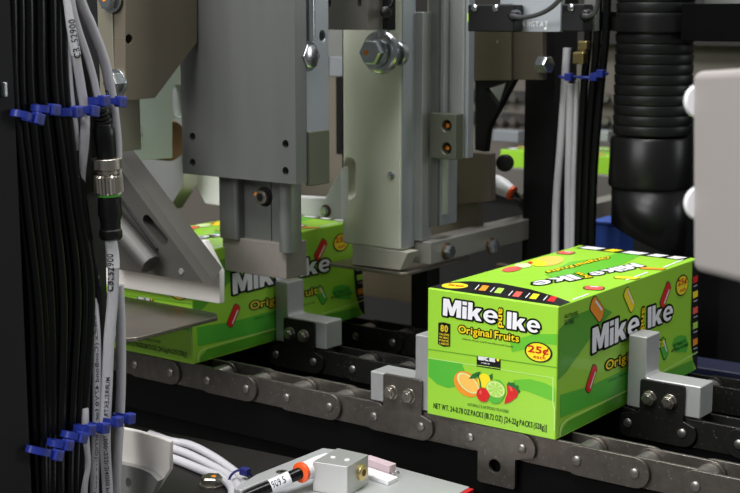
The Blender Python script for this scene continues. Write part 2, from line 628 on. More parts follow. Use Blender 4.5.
def make_carton():
    r = thing('candy_carton', (0, 0, 0), 'x', 'carton', 'green candy cartons')
    # board: six panels with slightly eased edges
    bd = MB().box(0, CW, 0, CL, 0, CH)
    for v in bd.v:
        if v.y > .1: v.y += LEAN if v.z < .05 else -LEAN
    obj('carton_body', bd, C_GREEN, r, bevel=.0011, seg=2)
    F, S, T = Face('F'), Face('S'), Face('T')
    # ---- short front panel
    sw = MB()
    sw = MB()
    F.poly(sw, [(428.5, 358.5), (462, 363.5), (466, 374), (460, 386), (448, 388), (437, 384), (428.5, 376)], C_DARK, .0002)
    obj('green_swoosh', sw, None, r, fix=False)
    sw = MB()
    F.poly(sw, [(513, 380), (530, 379), (545, 383), (554.5, 388), (555, 402), (545, 398), (530, 392), (518, 389)], C_MID, .0002)
    obj('green_swoosh', sw, None, r, fix=False)
    sw = MB()
    F.poly(sw, [(510, 341), (535, 334), (557, 334), (557, 345), (540, 343), (525, 349), (512, 352)], C_MID, .0002)
    obj('green_swoosh', sw, None, r, fix=False)
    fl = MB()
    F.poly(fl, [(427.6, 348.6), (556.5, 367.0), (556.5, 367.9), (427.6, 349.4)], C_CREASE, .0003)
    F.poly(fl, [(428.2, 357.4), (554.2, 377.6), (554.2, 378.4), (428.2, 358.2)], C_LINE, .0003)
    F.poly(fl, [(552.6, 378), (553.8, 378.2), (553.6, 403), (555.4, 409), (555.2, 431), (554.2, 431), (554.2, 410), (552.5, 404)], C_LINE, .0003)
    obj('tear_flap_edge', fl, None, r, fix=False)
    lg = MB()
    logo(F, lg, ((443.3, 315.4), (498, 324.0), (443.8, 298.2)),
         ((503.9, 308.6), (503.9, 327.2), (500.2, 308.0)) if False else ((499.3, 308.5), (498.8, 326.6), (504.6, 309.2)),
         ((507.2, 328.4), (540.3, 333.6), (507.6, 311.4)))
    obj('logo_lettering', lg, None, r, fix=False)
    t = MB()
    F.text(t, 'Original Fruits', (458.8, 334.6), (519, 344.4), (459, 325.2), [(.13, C_BLACK), (.025, C_YEL)], .11, 0)
    F.text(t, 'Chewy Assorted Fruit Flavored Candy', (462.3, 339.9), (513.5, 348.0), (462.5, 337.7), [(.01, C_INK)], .12)
    obj('flavour_lettering', t, None, r, fix=False)
    b = MB()
    F.poly(b, [(438.6, 322.6), (444, 322.2), (450.6, 324), (450.4, 346.5), (444, 346.6), (438.2, 344)], C_BLACK, .0004)
    sb = obj('calorie_badge', b, None, r, fix=False)
    b = MB()
    F.text(b, '80', (441, 331), (448, 332.2), (441.2, 324.6), [(.035, C_YEL)], .14, 0, .0006)
    for i, st in enumerate(('CALORIES', 'PER SMALL', 'PACK', 'LABELED')):
        y = 334.6+i*3.1
        F.text(b, st, (439.8, y), (449.4, y+1.5), (439.9, y-1.9), [(.012, C_YEL)], .12, 0, .0006)
    obj('calorie_lettering', b, None, sb, fix=False)
    badge(F, r, (538.6, 352.1), (550.9, 353.9), (538.8, 343.2), (528.6, 353.3), (548.4, 356.4), (529.0, 344.9),
          (533.8, 357.7), (545.6, 359.6), (534, 354.3))
    # inset window with the pack inside showing
    b = MB()
    F.poly(b, [(477.0, 356.0), (500.8, 359.9), (500.6, 369.9), (476.8, 366.2)], C_BLACK, .0004)
    F.text(b, 'IKE', (479, 359.5), (495, 361.8), (479, 356.2), [(.06, C_WHITE)], .12, .04, .0006)
    F.text(b, 'MIKE', (482, 363.2), (490, 364.4), (482, 362), [(.02, C_WHITE)], .12, 0, .0006)
    F.poly(b, [(477.2, 364.6), (500.6, 368.1), (500.6, 368.7), (477.2, 365.2)], C_LIME, .0006)
    F.oval(b, (498.3, 359.9), (499.6, 360), (498.3, 358.5), C_YEL, .0006)
    obj('pack_window', b, None, r, fix=False)
    # fruit picture
    b = MB()
    F.oval(b, (467, 384), (476.5, 395.5), (458.2, 390.2), C_ORA, .0004)
    F.oval(b, (468.4, 383), (478.0, 392.5), (463.0, 387.6), C_PALE, .0005)
    F.oval(b, (468.6, 383), (477.0, 391.4), (464.0, 386.9), C_LOR, .0006)
    F.oval(b, (484.5, 380.5), (490.6, 378.0), (487.0, 387.2), C_YEL, .0006)
    F.poly(b, [(489.5, 375.5), (493, 373), (492.5, 379), (490.8, 379.6)], C_LEAF, .0007)
    F.poly(b, [(469.4, 378.4), (473, 374), (477.5, 372), (481.4, 371.4), (479, 375.4), (474.6, 378.2)], C_LEAF, .0008)
    F.poly(b, [(477.8, 374.6), (479, 374.4), (481.4, 382), (482, 388), (481, 388), (479.6, 381)], C_LEAF, .0008)
    F.oval(b, (496, 391.4), (505.6, 391), (496, 403.4), C_DARK, .0007)
    F.oval(b, (496.2, 389), (505.9, 390.3), (495.4, 380.4), C_LIME, .0009)
    F.oval(b, (496.2, 389), (505.0, 390.2), (495.5, 381.4), C_PALE, .0010)
    for k in range(8):
        q, q2 = math.pi*2*(k+.1)/8, math.pi*2*(k+.9)/8
        F.poly(b, [(496.2, 389.1)]+[(496.2+7.8*math.cos(a)+.6*math.sin(a), 389.1+1.1*math.cos(a)+7.0*math.sin(a)) for a in (q, (q+q2)/2, q2)], C_LIME, .0011)
    F.poly(b, [(507, 383.6), (511, 384), (516, 387.6), (518.6, 392.4), (517, 397), (511, 401.6), (504.6, 403.8), (505.2, 400), (507.6, 393)], C_RED, .0006)
    F.poly(b, [(509, 385.6), (512, 387), (513.5, 391), (511, 391)], C_PINK, .0007)
    F.poly(b, [(507, 384.6), (509, 381.6), (512, 382.6), (514.4, 382), (515.6, 385), (519, 385.4), (518.4, 388.4), (521, 391), (518.6, 392.8), (516, 388.6), (511, 386)], C_LEAF, .0008)
    F.oval(b, (483.6, 394.4), (490, 394.8), (483.4, 387.4), C_RED, .0012)
    F.oval(b, (481.4, 392), (482.6, 392.2), (481.6, 390.0), C_PINK, .0013)
    obj('fruit_picture', b, None, r, fix=False)
    b = MB()
    F.text(b, 'NATURALLY & ARTIFICIALLY FLAVORED', (467.8, 405.6), (508.8, 413.1), (468, 402.6), [(.0, C_INK)], .1)
    F.text(b, 'NET WT. 24-0.78 OZ PACKS (18.72 OZ)  [24-22g PACKS (528g)]', (433.6, 409.6), (546.6, 432.2), (433.9, 402.6), [(.022, C_INK)], .13, 0)
    obj('net_weight_lettering', b, None, r, fix=False)
    # ---- long side panel
    b = MB()
    b = MB()
    S.poly(b, [(558.4, 330), (572, 316), (600, 306), (612, 312), (596, 330), (580, 352), (566, 372), (558, 380)], C_DEEP, .0002)
    obj('green_swoosh', b, None, r, fix=False)
    b = MB()
    S.poly(b, [(560, 395), (590, 386), (628, 368), (650, 360), (640, 385), (560, 418)], C_DARK, .0002)
    obj('green_swoosh', b, None, r, fix=False)
    b = MB()
    S.poly(b, [(561, 432), (568, 421), (630, 390), (660, 374), (692, 360), (694, 374), (650, 392), (600, 416), (561, 436)], C_DEEP, .0002)
    obj('green_swoosh', b, None, r, fix=False)
    b = MB()
    S.poly(b, [(672, 345), (674, 338), (680, 335), (686, 336), (688, 344), (686, 352), (676, 352)], C_DARK, .00025)
    obj('green_swoosh', b, None, r, fix=False)
    b = MB()
    crv = [(559.4, 436), (559.8, 429), (562, 423.5), (567, 419.2), (573, 416), (600, 403.2), (640, 383.4), (697.4, 351.6)]
    for i in range(len(crv)-1):
        (a, c), (d, e) = crv[i], crv[i+1]
        q = .7 if i > 2 else 0
        S.poly(b, [(a-.7+q, c-.6), (d-.7+q, e-.6), (d+.6-q*.8, e+.6), (a+.6-q*.8, c+.6)], C_LINE, .0006)
    obj('perforation_line', b, None, r, fix=False)
    lg = MB()
    logo(S, lg, ((591.4, 353.6), (638.4, 332.6), (591.8, 328.4)),
         ((641.4, 308.4), (639.8, 329.8), (645.2, 306.8)),
         ((647.0, 328.6), (672.2, 319.0), (647.2, 307.6)))
    obj('logo_lettering', lg, None, r, fix=False)
    t = MB()
    S.text(t, 'Original Fruits', (605.4, 373.4), (664.4, 347.8), (605.4, 361.4), [(.13, C_BLACK), (.025, C_YEL)], .11, 0)
    S.text(t, 'Chewy Assorted Fruit Flavored Candy', (608, 383), (658, 358.5), (608, 380.2), [(.01, C_INK)], .12)
    S.text(t, 'GLUTEN FREE', (564.4, 318.4), (577.8, 314.4), (564.3, 314.8), [(.02, C_INK)], .1, 0)
    S.poly(t, [(564.2, 320.4), (578, 316.2), (578, 316.8), (564.2, 321.0)], C_INK, .0004)
    S.text(t, 'FAT FREE', (564.4, 325.6), (573.6, 322.8), (564.3, 321.8), [(.02, C_INK)], .1, 0)
    S.text(t, 'NATURALLY &', (673.2, 347.4), (685.6, 342.2), (673.2, 344.0), [(.02, C_INK)], .1, 0)
    S.text(t, 'ARTIFICIALLY FLAVORED', (671.0, 352.8), (688.0, 345.6), (671.0, 349.6), [(.02, C_INK)], .1, 0)
    obj('flavour_lettering', t, None, r, fix=False)
    b = MB()
    b = MB()
    S.pill(b, (592.8, 303.6), (600.6, 314.6), .0062, C_ORA, .0004)
    obj('printed_candy', b, None, r, fix=False)
    b = MB()
    S.pill(b, (625.8, 292.4), (632.0, 307.0), .0048, C_YEL, .0004)
    obj('printed_candy', b, None, r, fix=False)
    b = MB()
    S.pill(b, (668.2, 286.4), (662.0, 303.4), .0052, C_RED, .0004)
    obj('printed_candy', b, None, r, fix=False)
    b = MB()
    S.pill(b, (594.2, 368.6), (587.8, 388.6), .0046, C_RED, .0004)
    obj('printed_candy', b, None, r, fix=False)
    b = MB()
    S.pill(b, (661.6, 342.0), (665.4, 354.6), .0050, C_DARK, .0004)
    obj('printed_candy', b, None, r, fix=False)
    badge(S, r, (681.7, 285.2), (687.2, 282.9), (681.7, 276.0), (677.4, 287.6), (686.0, 283.9), (677.4, 280.2), (679.4, 292.2), (684.6, 290.0), (679.4, 288.8))
    b = MB()
    S.poly(b, [(692.4, 262), (704, 255), (704, 369), (696.4, 376), (693.2, 362), (691.0, 345), (690.6, 325), (691.4, 295)], C_BLACK, .0004)
    for y, m in ((280, C_RED), (295, C_YEL), (311, C_PINK), (326, C_LIME), (342.5, C_ORA)):
        S.poly(b, [(692.4, y-3.0), (697.2, y-5.0), (697.2, y+1.2), (692.4, y+3.6)], m, .0006)
        S.poly(b, [(693.0, y+6), (696.8, y+4.4), (696.8, y+5.4), (693.0, y+7.0)], C_SILV, .0006)
    obj('flavour_band', b, None, r, fix=False)
    # ---- lid
    b = MB()
    b = MB()
    T.poly(b, [(545, 275), (570, 262), (600, 258), (622, 252), (640, 256), (615, 268), (585, 276), (560, 281)], C_MID, .0002)
    obj('green_swoosh', b, None, r, fix=False)
    b = MB()
    T.poly(b, [(428.5, 287.2), (433, 284.2), (447, 282.2), (470, 281.5), (500, 283.6), (530, 289.5), (556, 297), (570.2, 302.2), (561, 306.2)], C_BLACK, .0003)
    T.oval(b, (454.8, 286.2), (467.5, 287.0), (458.5, 283.6), C_YEL, .0005)
    T.text(b, '25¢ each', (447.6, 286.6), (462.6, 288.2), (449.6, 284.4), [(.03, C_RED)], .12, 0, .0007)
    for (a, c), m in (((480.0, 288.3), C_ORA), ((495.4, 290.8), C_LIME), ((513.6, 294.4), C_PINK), ((530.6, 296.6), C_YEL), ((548.4, 299.2), C_RED)):
        T.poly(b, [(a-1.6, c+2.4), (a+2.8, c-2.6), (a+9.2, c-1.8), (a+5.2, c+3.2)], m, .0005)
        T.poly(b, [(a-5.6, c+1.6), (a-1.2, c-3.0), (a-.4, c-2.8), (a-4.6, c+1.8)], C_WHITE, .0005)
    obj('flavour_band', b, None, r, fix=False)
    lg = MB()
    logo(T, lg, ((632.5, 263.6), (586, 274.2), (645.0, 266.6)),
         ((579.0, 273.0), (592.2, 277.6), (572.6, 274.0)),
         ((570.5, 275.0), (529.0, 283.2), (582.0, 279.2)))
    obj('logo_lettering', lg, None, r, fix=False)
    t = MB()
    T.text(t, 'Original Fruits', (606.0, 256.4), (545.0, 271.4), (610.4, 258.4), [(.14, C_BLACK), (.04, C_YEL)], .11, 0)
    obj('flavour_lettering', t, None, r, fix=False)
    b = MB()
    b = MB()
    T.pill(b, (589.6, 288.2), (598.2, 288.6), .0075, C_PINK, .0004)
    obj('printed_candy', b, None, r, fix=False)
    b = MB()
    T.pill(b, (617.6, 277.8), (638.0, 278.8), .0048, C_YEL, .0004, None)
    obj('printed_candy', b, None, r, fix=False)
    b = MB()
    T.pill(b, (643.0, 268.6), (665.0, 269.8), .0042, C_ORA, .0004, None)
    obj('printed_candy', b, None, r, fix=False)
    b = MB()
    T.pill(b, (563.0, 252.8), (568.8, 253.4), .0075, C_PINK, .0004)
    obj('printed_candy', b, None, r, fix=False)
    b = MB()
    T.oval(b, (548, 261.4), (563, 258.6), (544, 257.4), C_LOR, .0004)
    T.oval(b, (538, 263.4), (545, 262.4), (534, 260.4), C_YEL, .0005)
    T.oval(b, (523, 266), (531, 265.4), (521, 263.8), C_PALE, .0006)
    T.oval(b, (511.5, 269.6), (521, 268.2), (510, 267.4), C_PINK, .0006)
    T.oval(b, (530.5, 263.2), (533, 263.2), (530, 262.2), C_RED, .0007)
    obj('fruit_picture', b, None, r, fix=False)
    b = MB()
    lo = T.uv
    for i, (a, c) in enumerate(((.008, .030), (.034, .048), (.052, .074), (.078, .094), (.097, .112))):
        z0, z1 = CL-LEAN-.017, CL-LEAN-.004
        T.poly(b, [(a-.002, z0-.002), (c+.002, z0-.002), (c+.002, z1+.002), (a-.002, z1+.002)], C_BLACK, .0003, False)
        T.poly(b, [(a, z0), (c-.004, z0), (c, z1), (a+.003, z1)], C_YEL if i == 1 else C_WHITE, .0005, False)
    obj('rear_flap_lettering', b, None, r, fix=False)
    b = MB()
    for p, q in (((573, 300.4), (589, 294.6)), ((626, 281.0), (648, 272.8)), ((664, 268.0), (683.5, 260.2))):
        b = MB()
        T.poly(b, [p, q, (q[0]-.8, q[1]-.7), (p[0]-.8, p[1]-.7)], C_WHITE, .0004)
        obj('lock_tab_slit', b, None, r, fix=False)
    return r


carton = make_carton()
carton['label'] = 'bright green candy carton in front on the conveyor with its whole short end showing'
c2 = copy_tree(carton)
c2.location = (-.3851, 0, 0)
c2['label'] = 'green candy carton under the gripper head, its short end half behind the guide plate'
c3 = copy_tree(carton)
c3.location = (-.17, .815, .0225)
c3.rotation_euler = (0, 0, math.radians(90))
c3['label'] = 'out of focus green candy carton on the shelf at the back, behind the hanging cables'

# ------------------------------------------------------------------ conveyor chains
PITCHX, PINZ, HH = .04826, -.0122, .0119


def plate_outline(x0, x1, h=HH, n=9):
    o = []
    for k in range(n+1):
        q = -math.pi/2+math.pi*k/n
        o.append((x1+h*math.cos(q), PINZ+h*math.sin(q)))
    for k in range(n+1):
        q = math.pi/2+math.pi*k/n
        o.append((x0+h*math.cos(q), PINZ+h*math.sin(q)))
    return o


def up_plate(x0, x1):
    """link plate with a raised ear for the pusher"""
    o = plate_outline(x0, x1)
    h = HH
    lobe_r = [p for p in o[:10] if p[1] <= PINZ+h*.72]
    lobe_l = [p for p in o[10:] if p[1] <= PINZ+h*.72]
    ear = rnd([(x1+.0005, PINZ+h*.80), (x1+.0005, .0272), (x0+.0095, .0272), (x0+.0095, PINZ+h*.95)], .003, (1, 2))
    return lobe_r+ear+lobe_l


def down_plate(x0, x1):
    o = plate_outline(x0, x1)
    lobe_r = [p for p in o[:10] if p[1] >= PINZ-h_*.75] if (h_ := HH) else o
    lobe_l = [p for p in o[10:] if p[1] >= PINZ-h_*.75]
    tab = rnd([(x0+.0075, PINZ-h_*.85), (x0+.0075, -.0475), (x1-.006, -.0475), (x1-.006, PINZ-h_*.9)], .003, (1, 2))
    return lobe_r+lobe_l+tab


def make_chain(x0, y, i0, i1, ups, downs, m, label):
    r = thing('roller_chain', (x0, y+.016, -.025), label, 'chain', 'conveyor chains')
    for i in range(i0, i1):
        a, b = x0+i*PITCHX, x0+(i+1)*PITCHX
        if i % 2 == 0:
            if i in ups:
                pass
            elif i in downs:
                c = ((a+b)/2-.0005, -.0314)
                obj('tab_link', MB().prism(down_plate(a, b), 'Y', y, y+.003, [circ(c, .0056)]), m, r, bevel=.0004)
            else:
                obj('outer_link', MB().prism(plate_outline(a, b), 'Y', y, y+.003), m, r, bevel=.0004)
            obj('outer_link', MB().prism(plate_outline(a, b), 'Y', y+.031, y+.034), m, r, bevel=.0004)
        else:
            obj('inner_link', MB().prism(plate_outline(a, b, HH*.985), 'Y', y+.0034, y+.0064), m, r, bevel=.0004)
            obj('inner_link', MB().prism(plate_outline(a, b, HH*.985), 'Y', y+.0276, y+.0306), m, r, bevel=.0004)
    for i in range(i0, i1+1):
        a = x0+i*PITCHX
        obj('roller', MB().cyl((a, y+.0066, PINZ), (a, y+.0274, PINZ), .0098, 26), PINST, r, bevel=.0006)
        obj('pin', MB().lathe((a, y-.0016, PINZ), (0, 1, 0), [(0, .0030), (.0006, .0038), (.0372, .0038)], 18), PINST, r)
    return r


make_chain(-.2474, 0, -7, 13, (4,), (6,), STEEL, 'front roller chain along the carton\'s short end, with a drilled tab hanging below')
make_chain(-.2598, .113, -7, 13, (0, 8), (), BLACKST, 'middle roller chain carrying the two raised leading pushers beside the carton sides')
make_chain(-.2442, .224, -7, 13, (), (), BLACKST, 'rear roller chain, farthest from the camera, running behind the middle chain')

# rails the chains run on
for y, lab in ((0, 'black wear rail under the front chain'), (.113, 'black wear rail under the middle chain'), (.224, 'black wear rail under the rear chain')):
    tag(obj('wear_rail', MB().box(-.62, .42, y+.0078, y+.0262, -.06, PINZ-.0099), BLKV, bevel=.001), lab, 'rail', 'wear rails')


def pusher(x0, y, lead, label):
    """cast block with a post, bolted to a raised link plate; lead: post on the plate's left, foot to the right"""
    a, b = x0, x0+PITCHX
    r = thing('pusher_bracket', ((a+b)/2, y, -.024), label, 'pusher', 'carton pushers on the chains')
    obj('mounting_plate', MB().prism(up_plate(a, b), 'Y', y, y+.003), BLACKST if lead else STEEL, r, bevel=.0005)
    if lead: prof = [(a-.0034, .001), (a-.0034, .0622), (a+.0130, .0622), (a+.0130, .0280), (a+.0615, .0280), (a+.0615, .001)]
    else: prof = [(-.0603, .0008), (-.0603, .0262), (-.0142, .0262), (-.0142, .0645), (-.0004, .0645), (-.0004, .0008)]
    ip = (3,) if lead else (2,)
    prof = rnd(prof, .0035, ip)
    obj('block', MB().prism(prof, 'Y', y+.0031, y+.0285), CAST, r, bevel=.0012, seg=3)
    for fx in ((a+.0185, a+.0365)):
        bb = MB().lathe((fx, y, .0122), (0, -1, 0), [(0, .0064), (.0008, .0064)], 24)
        bb.hexa((fx, y-.0008, .0122), (0, -1, 0), .0058, .0042)
        bb.cyl((fx, y-.005, .0122), (fx, y-.0058, .0122), .0036)
        obj('bolt', bb, BOLTST, r, bevel=.0004)
    return r


xA, xB = -.2474+4*PITCHX, -.2598
pusher(xA, 0, False, 'silver pusher on the front chain, its post pressed to the front carton')
pusher(xB+8*PITCHX, .113, True, 'silver L shaped pusher standing against the logo side of the front carton')
pusher(xB, .113, True, 'silver L shaped pusher below the gripper head, against the rear carton\'s side')

# ------------------------------------------------------------------ gripper head above the gap between the cartons
g = thing('gripper_head', (-.225, .05, .084), 'grey gripper head with a wide drilled front plate hanging over the rear carton', 'gripper')
YG = .02
pl = [(-.2925, .1765), (-.2925, .47), (-.1545, .47), (-.1545, .1765)]
hol = [circ((P(x, y, Y=YG).x, P(x, y, Y=YG).z), .0037) for x, y in ((192.5, 136.5), (192.5, 162.5), (285.5, 144), (285.5, 171))]
obj('front_plate', MB().prism(pl, 'Y', YG, YG+.016, hol), ALUD, g)
cx = lambda px: P(px, 200, Y=.045).x
zb = .113
def rod_block(x0, x1, z0, z1, y0, y1, rl, rr):
    """upright block with rounded front corners"""
    o = rnd([(x0, y0), (x1, y0), (x1, y1), (x0, y1)], 1, ())
    o = []
    for cxx, r, q0 in ((x0+rl, rl, 180), (x1-rr, rr, 270)):
        for k in range(7): o.append((cxx+r*math.cos(math.radians(q0+15*k)), y0+r+r*math.sin(math.radians(q0+15*k))))
    o += [(x1, y1), (x0, y1)]
    return MB().prism(o, 'Z', z0, z1)
obj('guide_column', rod_block(cx(217.5), cx(239), zb+.002, .182, .042, .060, .009, .004), ALUD, g)
obj('guide_column', rod_block(cx(281), cx(292), zb-.004, .182, .040, .058, .003, .007), ALUD, g)
b = MB().box(cx(236), cx(284), .052, .066, zb, .182)
obj('slide_block', b, ALUD, g, bevel=.0008)
obj('slide_block_seam', MB().box(cx(266), cx(266.5), .0516, .053, zb+.003, .176), BLKM, g)
c = P(264.8, 196.5, Y=.052)
sc = MB().lathe((c.x, .0522, c.z), (0, -1, 0), [(0, .0092), (.0012, .0092)], 30, BLK)
sc.lathe((c.x, .0510, c.z), (0, -1, 0), [(0, .0068), (.005, .0068), (.0058, .0058)], 26, BOLTST)
sc.cyl((c.x, .0453, c.z), (c.x, .0451, c.z), .0042, 6, BLK)
sc.add([(c.x-.0076, .0448, c.z+.001), (c.x-.0052, .0448, c.z+.0052), (c.x-.0034, .0448, c.z+.004), (c.x-.0046, .0448, c.z+.0012)], [(0, 1, 2, 3)], ORANGE)
obj('socket_screw', sc, None, g, bevel=.0005)
a0, a1 = P(222.5, 250, Y=.046).x, P(286, 250, Y=.046).x
pad = rnd([(a0, .083), (a0, zb+.003), (a1, zb+.003), (a1, .083)], .005, (0,))
obj('gripper_pad', MB().prism(pad, 'Y', .046, .076), mat('rubbed_grey_pad', (120, 114, 107), .25, .6, .12, 150, .2), g, bevel=.0008)
XB = -.1575
yb1 = P(329, 60, X=XB).y
h = P(322.6, 36, X=XB)
obj('body_block', MB().prism([(YG+.0161, .1782), (yb1, .1782), (yb1, .47), (YG+.0161, .47)], 'X', -.285, XB, [circ((h.y, h.z), .0045)]), ALUB, g, bevel=.001)
ys, z1, z0 = P(328, 150, X=XB+.004).y, P(316, 131, X=XB+.004).z, P(316, 185, X=XB+.004).z
obj('stop_block', MB().box(XB+.0002, XB+.006, YG+.0165, ys, z0, z1), mat('olive_block', (104, 106, 92), .6, .42, .08, 30), g, bevel=.0008)
c = P(308, 56, X=XB)
hb = MB().lathe((XB-.001, c.y, c.z), (1, 0, 0), [(0, .0135), (.002, .0135)], 28).hexa((XB+.001, c.y, c.z), (1, 0, 0), .0115, .0045)
obj('bolt', hb, ZINC, g, bevel=.0006)
obj('pull_rod', MB().cyl((XB+.003, c.y+.001, c.z+.0125), (XB+.003, c.y+.001, .47), .0036), ZINC, g)

# plate with the chamfered foot standing behind the head on the left
r_ = thing('frame_plate', (-.40, .12, .15), 'pale mint and grey frame plates below the dark chamfered plate, left of the gripper', 'frame plate')
Yb = .14
o = xz([(128, -60), (128, 215), (168, 210), (183.5, 185), (183.5, -60)], Yb)
obj('web_plate', MB().prism(o, 'Y', Yb, Yb+.022), ALU, r_, bevel=.0006)
rear_ = r_
r_ = thing('chamfered_plate', (-.28, -.06, .24), 'dark brown chamfered plate bolted to an olive plate, upper left beside the gripper head', 'plate')
# upper stack of plates seen from their right edge
X1 = -.268
Y1 = P(125, 50, X=X1).y
f1 = MB().box(P(88, 0, Y=Y1).x, X1-.0145, Y1, Y1+.03, P(92, 150, Y=Y1).z, .47)
obj('bolted_plate', f1, mat('olive_aluminium', (140, 136, 120), .6, .45, .1, 20, .04), r_, bevel=.0008)
for px, py, s_ in ((112, -1, 1.), (117, 83, 1.05)):
    c = P(px, py, Y=Y1)
    bb = MB().lathe((c.x, Y1+.0002, c.z), (0, -1, 0), [(0, .0118*s_), (.0022, .0118*s_)], 28, ZINC).hexa((c.x, Y1-.002, c.z), (0, -1, 0), .0095*s_, .007, ZINC)
    bb.cyl((c.x, Y1-.0089, c.z), (c.x, Y1-.0094, c.z), .0024, 12, ORANGE)
    obj('bolt', bb, None, r_, bevel=.0005)
pg = yz([(125.5, -60), (125.5, 100.5), (155, 98), (197, 42), (197, -60)], X1)
# hole in the dark plate
hh = P(129, 39, X=X1)
obj('chamfer_plate', MB().prism(pg, 'X', X1-.014, X1, [circ((hh.y, hh.z), .0042)]), BRONZE, r_, bevel=.0006)
X2 = -.375
r_ = rear_
pg2 = yz([(120, -60), (120, 162), (172.5, 158), (172.5, 119), (190, 118), (190, -60)], X2)
ho = stad((P(179, 101, X=X2).y, P(179, 101, X=X2).z), .0085, .0165)
obj('slotted_plate', MB().prism(pg2, 'X', X2-.012, X2, [ho]), mat('mint_grey_plate', (168, 178, 168), .5, .42, .08, 18, .03), r_, bevel=.0006)
c = P(165, 140, X=X2-.03)
obj('bushing', MB().lathe((X2-.040, c.y, c.z), (1, 0, 0), [(0, .0215), (.018, .0215), (.022, .019)], 32), BRONZEB, r_)
c = P(121, 135, Y=.03)
obj('bolt', MB().lathe((c.x, .045, c.z), (0, -1, 0), [(0, .015), (.003, .015)], 28).hexa((c.x, .042, c.z), (0, -1, 0), .012, .010), ZINC, r_, bevel=.0005)

# ------------------------------------------------------------------ near guide: gusset, bar, white shoe and sheet
n = thing('near_carton_guide', (-.28, -.05, .05), 'slanted grey guide bracket with a white plastic shoe in front of the rear carton', 'carton guide')
Yn = -.02
o = xz([(95, 236), (204, 240.5), (219.5, 271.5), (219.5, 304), (95, 283.5)], Yn)
obj('guide_shoe', MB().prism(o, 'Y', Yn, Yn+.007), UHMW, n, bevel=.001)
Yf = -.05
fr = xz([(78, 111), (203.5, 283), (96, 266)], Yf)
bk = [fr[0], (fr[1][0]-.0085*.62, fr[1][1]+.0085*1.0), (fr[2][0], fr[2][1]+.008)]
tA, tB = P(143.5, 216.5, Y=Yf), P(167, 243.5, Y=Yf)
tA, tB = Vector((tA.x, tA.z)), Vector((tB.x, tB.z))
td = (tB-tA).normalized()
tn = Vector((-td.y, td.x))
sx = []
for k in range(9): sx.append(tB-td*.0052+(td*math.sin(math.pi*k/8)+tn*math.cos(math.pi*k/8))*.0052)
for k in range(9): sx.append(tA+td*.0052+(-td*math.sin(math.pi*k/8)-tn*math.cos(math.pi*k/8))*.0052)
gu = MB().prism(fr, 'Y', Yf, Yf+.012, [[tuple(p) for p in sx]])
gu.add([(x, Yf+.0121, z) for x, z in fr]+[(x, Yf+.0295, z) for x, z in bk], [(0, 1, 2), (5, 4, 3), (0, 3, 4, 1), (1, 4, 5, 2), (2, 5, 3, 0)])
obj('gusset', gu, mat('satin_gusset', (86, 84, 79), .6, .5, .08, 24, .03), n)
p0, p1 = P(94, 199, Y=Yf-.012), P(151, 265, Y=Yf-.012)
obj('round_bar', MB().cyl(p0, p1, .0098, 28), mat('grey_bar', (74, 73, 70), .45, .5, .05, 30), n, bevel=.0012)
p0, p1 = P(110, 185, Y=Yf-.001), P(157, 249, Y=Yf-.001)
obj('edge_tone_strip', MB().tube([p0, p1], .0014, 6), BLKM, n)  # black strip drawn in place of a groove's dark line
c = P(181.5, 271.5, Y=Yf)
obj('set_screw', MB().hexa((c.x, Yf+.002, c.z), (0, -1, 0), .0032, .003), ALU, n)
sh = rnd([(-.40, -.006), (-.2262, -.0085), (-.2140, -.020), (-.2140, -.118), (-.2205, -.1275), (-.40, -.1275)], .002)
obj('support_sheet', MB().prism(sh, 'Z', .0528, .0566), SHEET, n, bevel=.0008)

# ------------------------------------------------------------------ right carriage with its slide, post and rear guide
k = thing('slide_carriage', (-.19, .22, .07), 'tall aged aluminium carriage plate with a notch, between the two cartons', 'carriage')
Yc = .2
a, b_ = P(342, 243, Y=Yc), P(400.5, 250, Y=Yc)
sl = P(349.5, 178, Y=Yc)
obj('face_plate', MB().prism([(a.x, .0905), (a.x, .52), (b_.x, .52), (b_.x, .0905)], 'Y', Yc, Yc+.022, [stad((sl.x, sl.z), .0068, .0205)]), GREENISH, k, bevel=.0025, seg=3)
c = P(391.5, 175.5, Y=Yc)
obj('set_screw', MB().lathe((c.x, Yc+.001, c.z), (0, -1, 0), [(0, .0042), (.0022, .0042), (.003, .003)], 16), ZINC, k)
c = P(381, 52, Y=Yc-.02)
re = MB().ring(c, (0, 1, 0), .0158, .0058, sx=1.)
re.cyl((c.x+.003, c.y, c.z+.012), (c.x+.006, c.y, .45), .0062)
obj('rod_end', re, ZINC, k)
c = P(375.5, 52.5, Y=Yc-.028)
hb = MB().lathe((c.x, Yc+.001, c.z), (0, -1, 0), [(0, .0115), (.027, .0115), (.0272, .0142), (.0295, .0142)], 28, ZINC).hexa((c.x, Yc-.0285, c.z), (0, -1, 0), .0132, .0105, ZINC)
hb.cyl((c.x-.003, Yc-.0389, c.z), (c.x-.003, Yc-.0396, c.z), .0027, 12, ORANGE)
obj('hex_bolt', hb, None, k, bevel=.0006)
c = P(396, 54, Y=Yc-.004)
obj('spacer_washer', MB().lathe((c.x, Yc+.001, c.z), (0, -1, 0), [(0, .0125), (.006, .0125), (.007, .0115)], 26), ZINC, k)
obj('edge_tone_strip', MB().box(b_.x+.0001, b_.x+.0012, Yc+.001, Yc+.0225, .0925, .50), ALUB, k)  # thin pale strip over the plate's side, its lit look put into colour
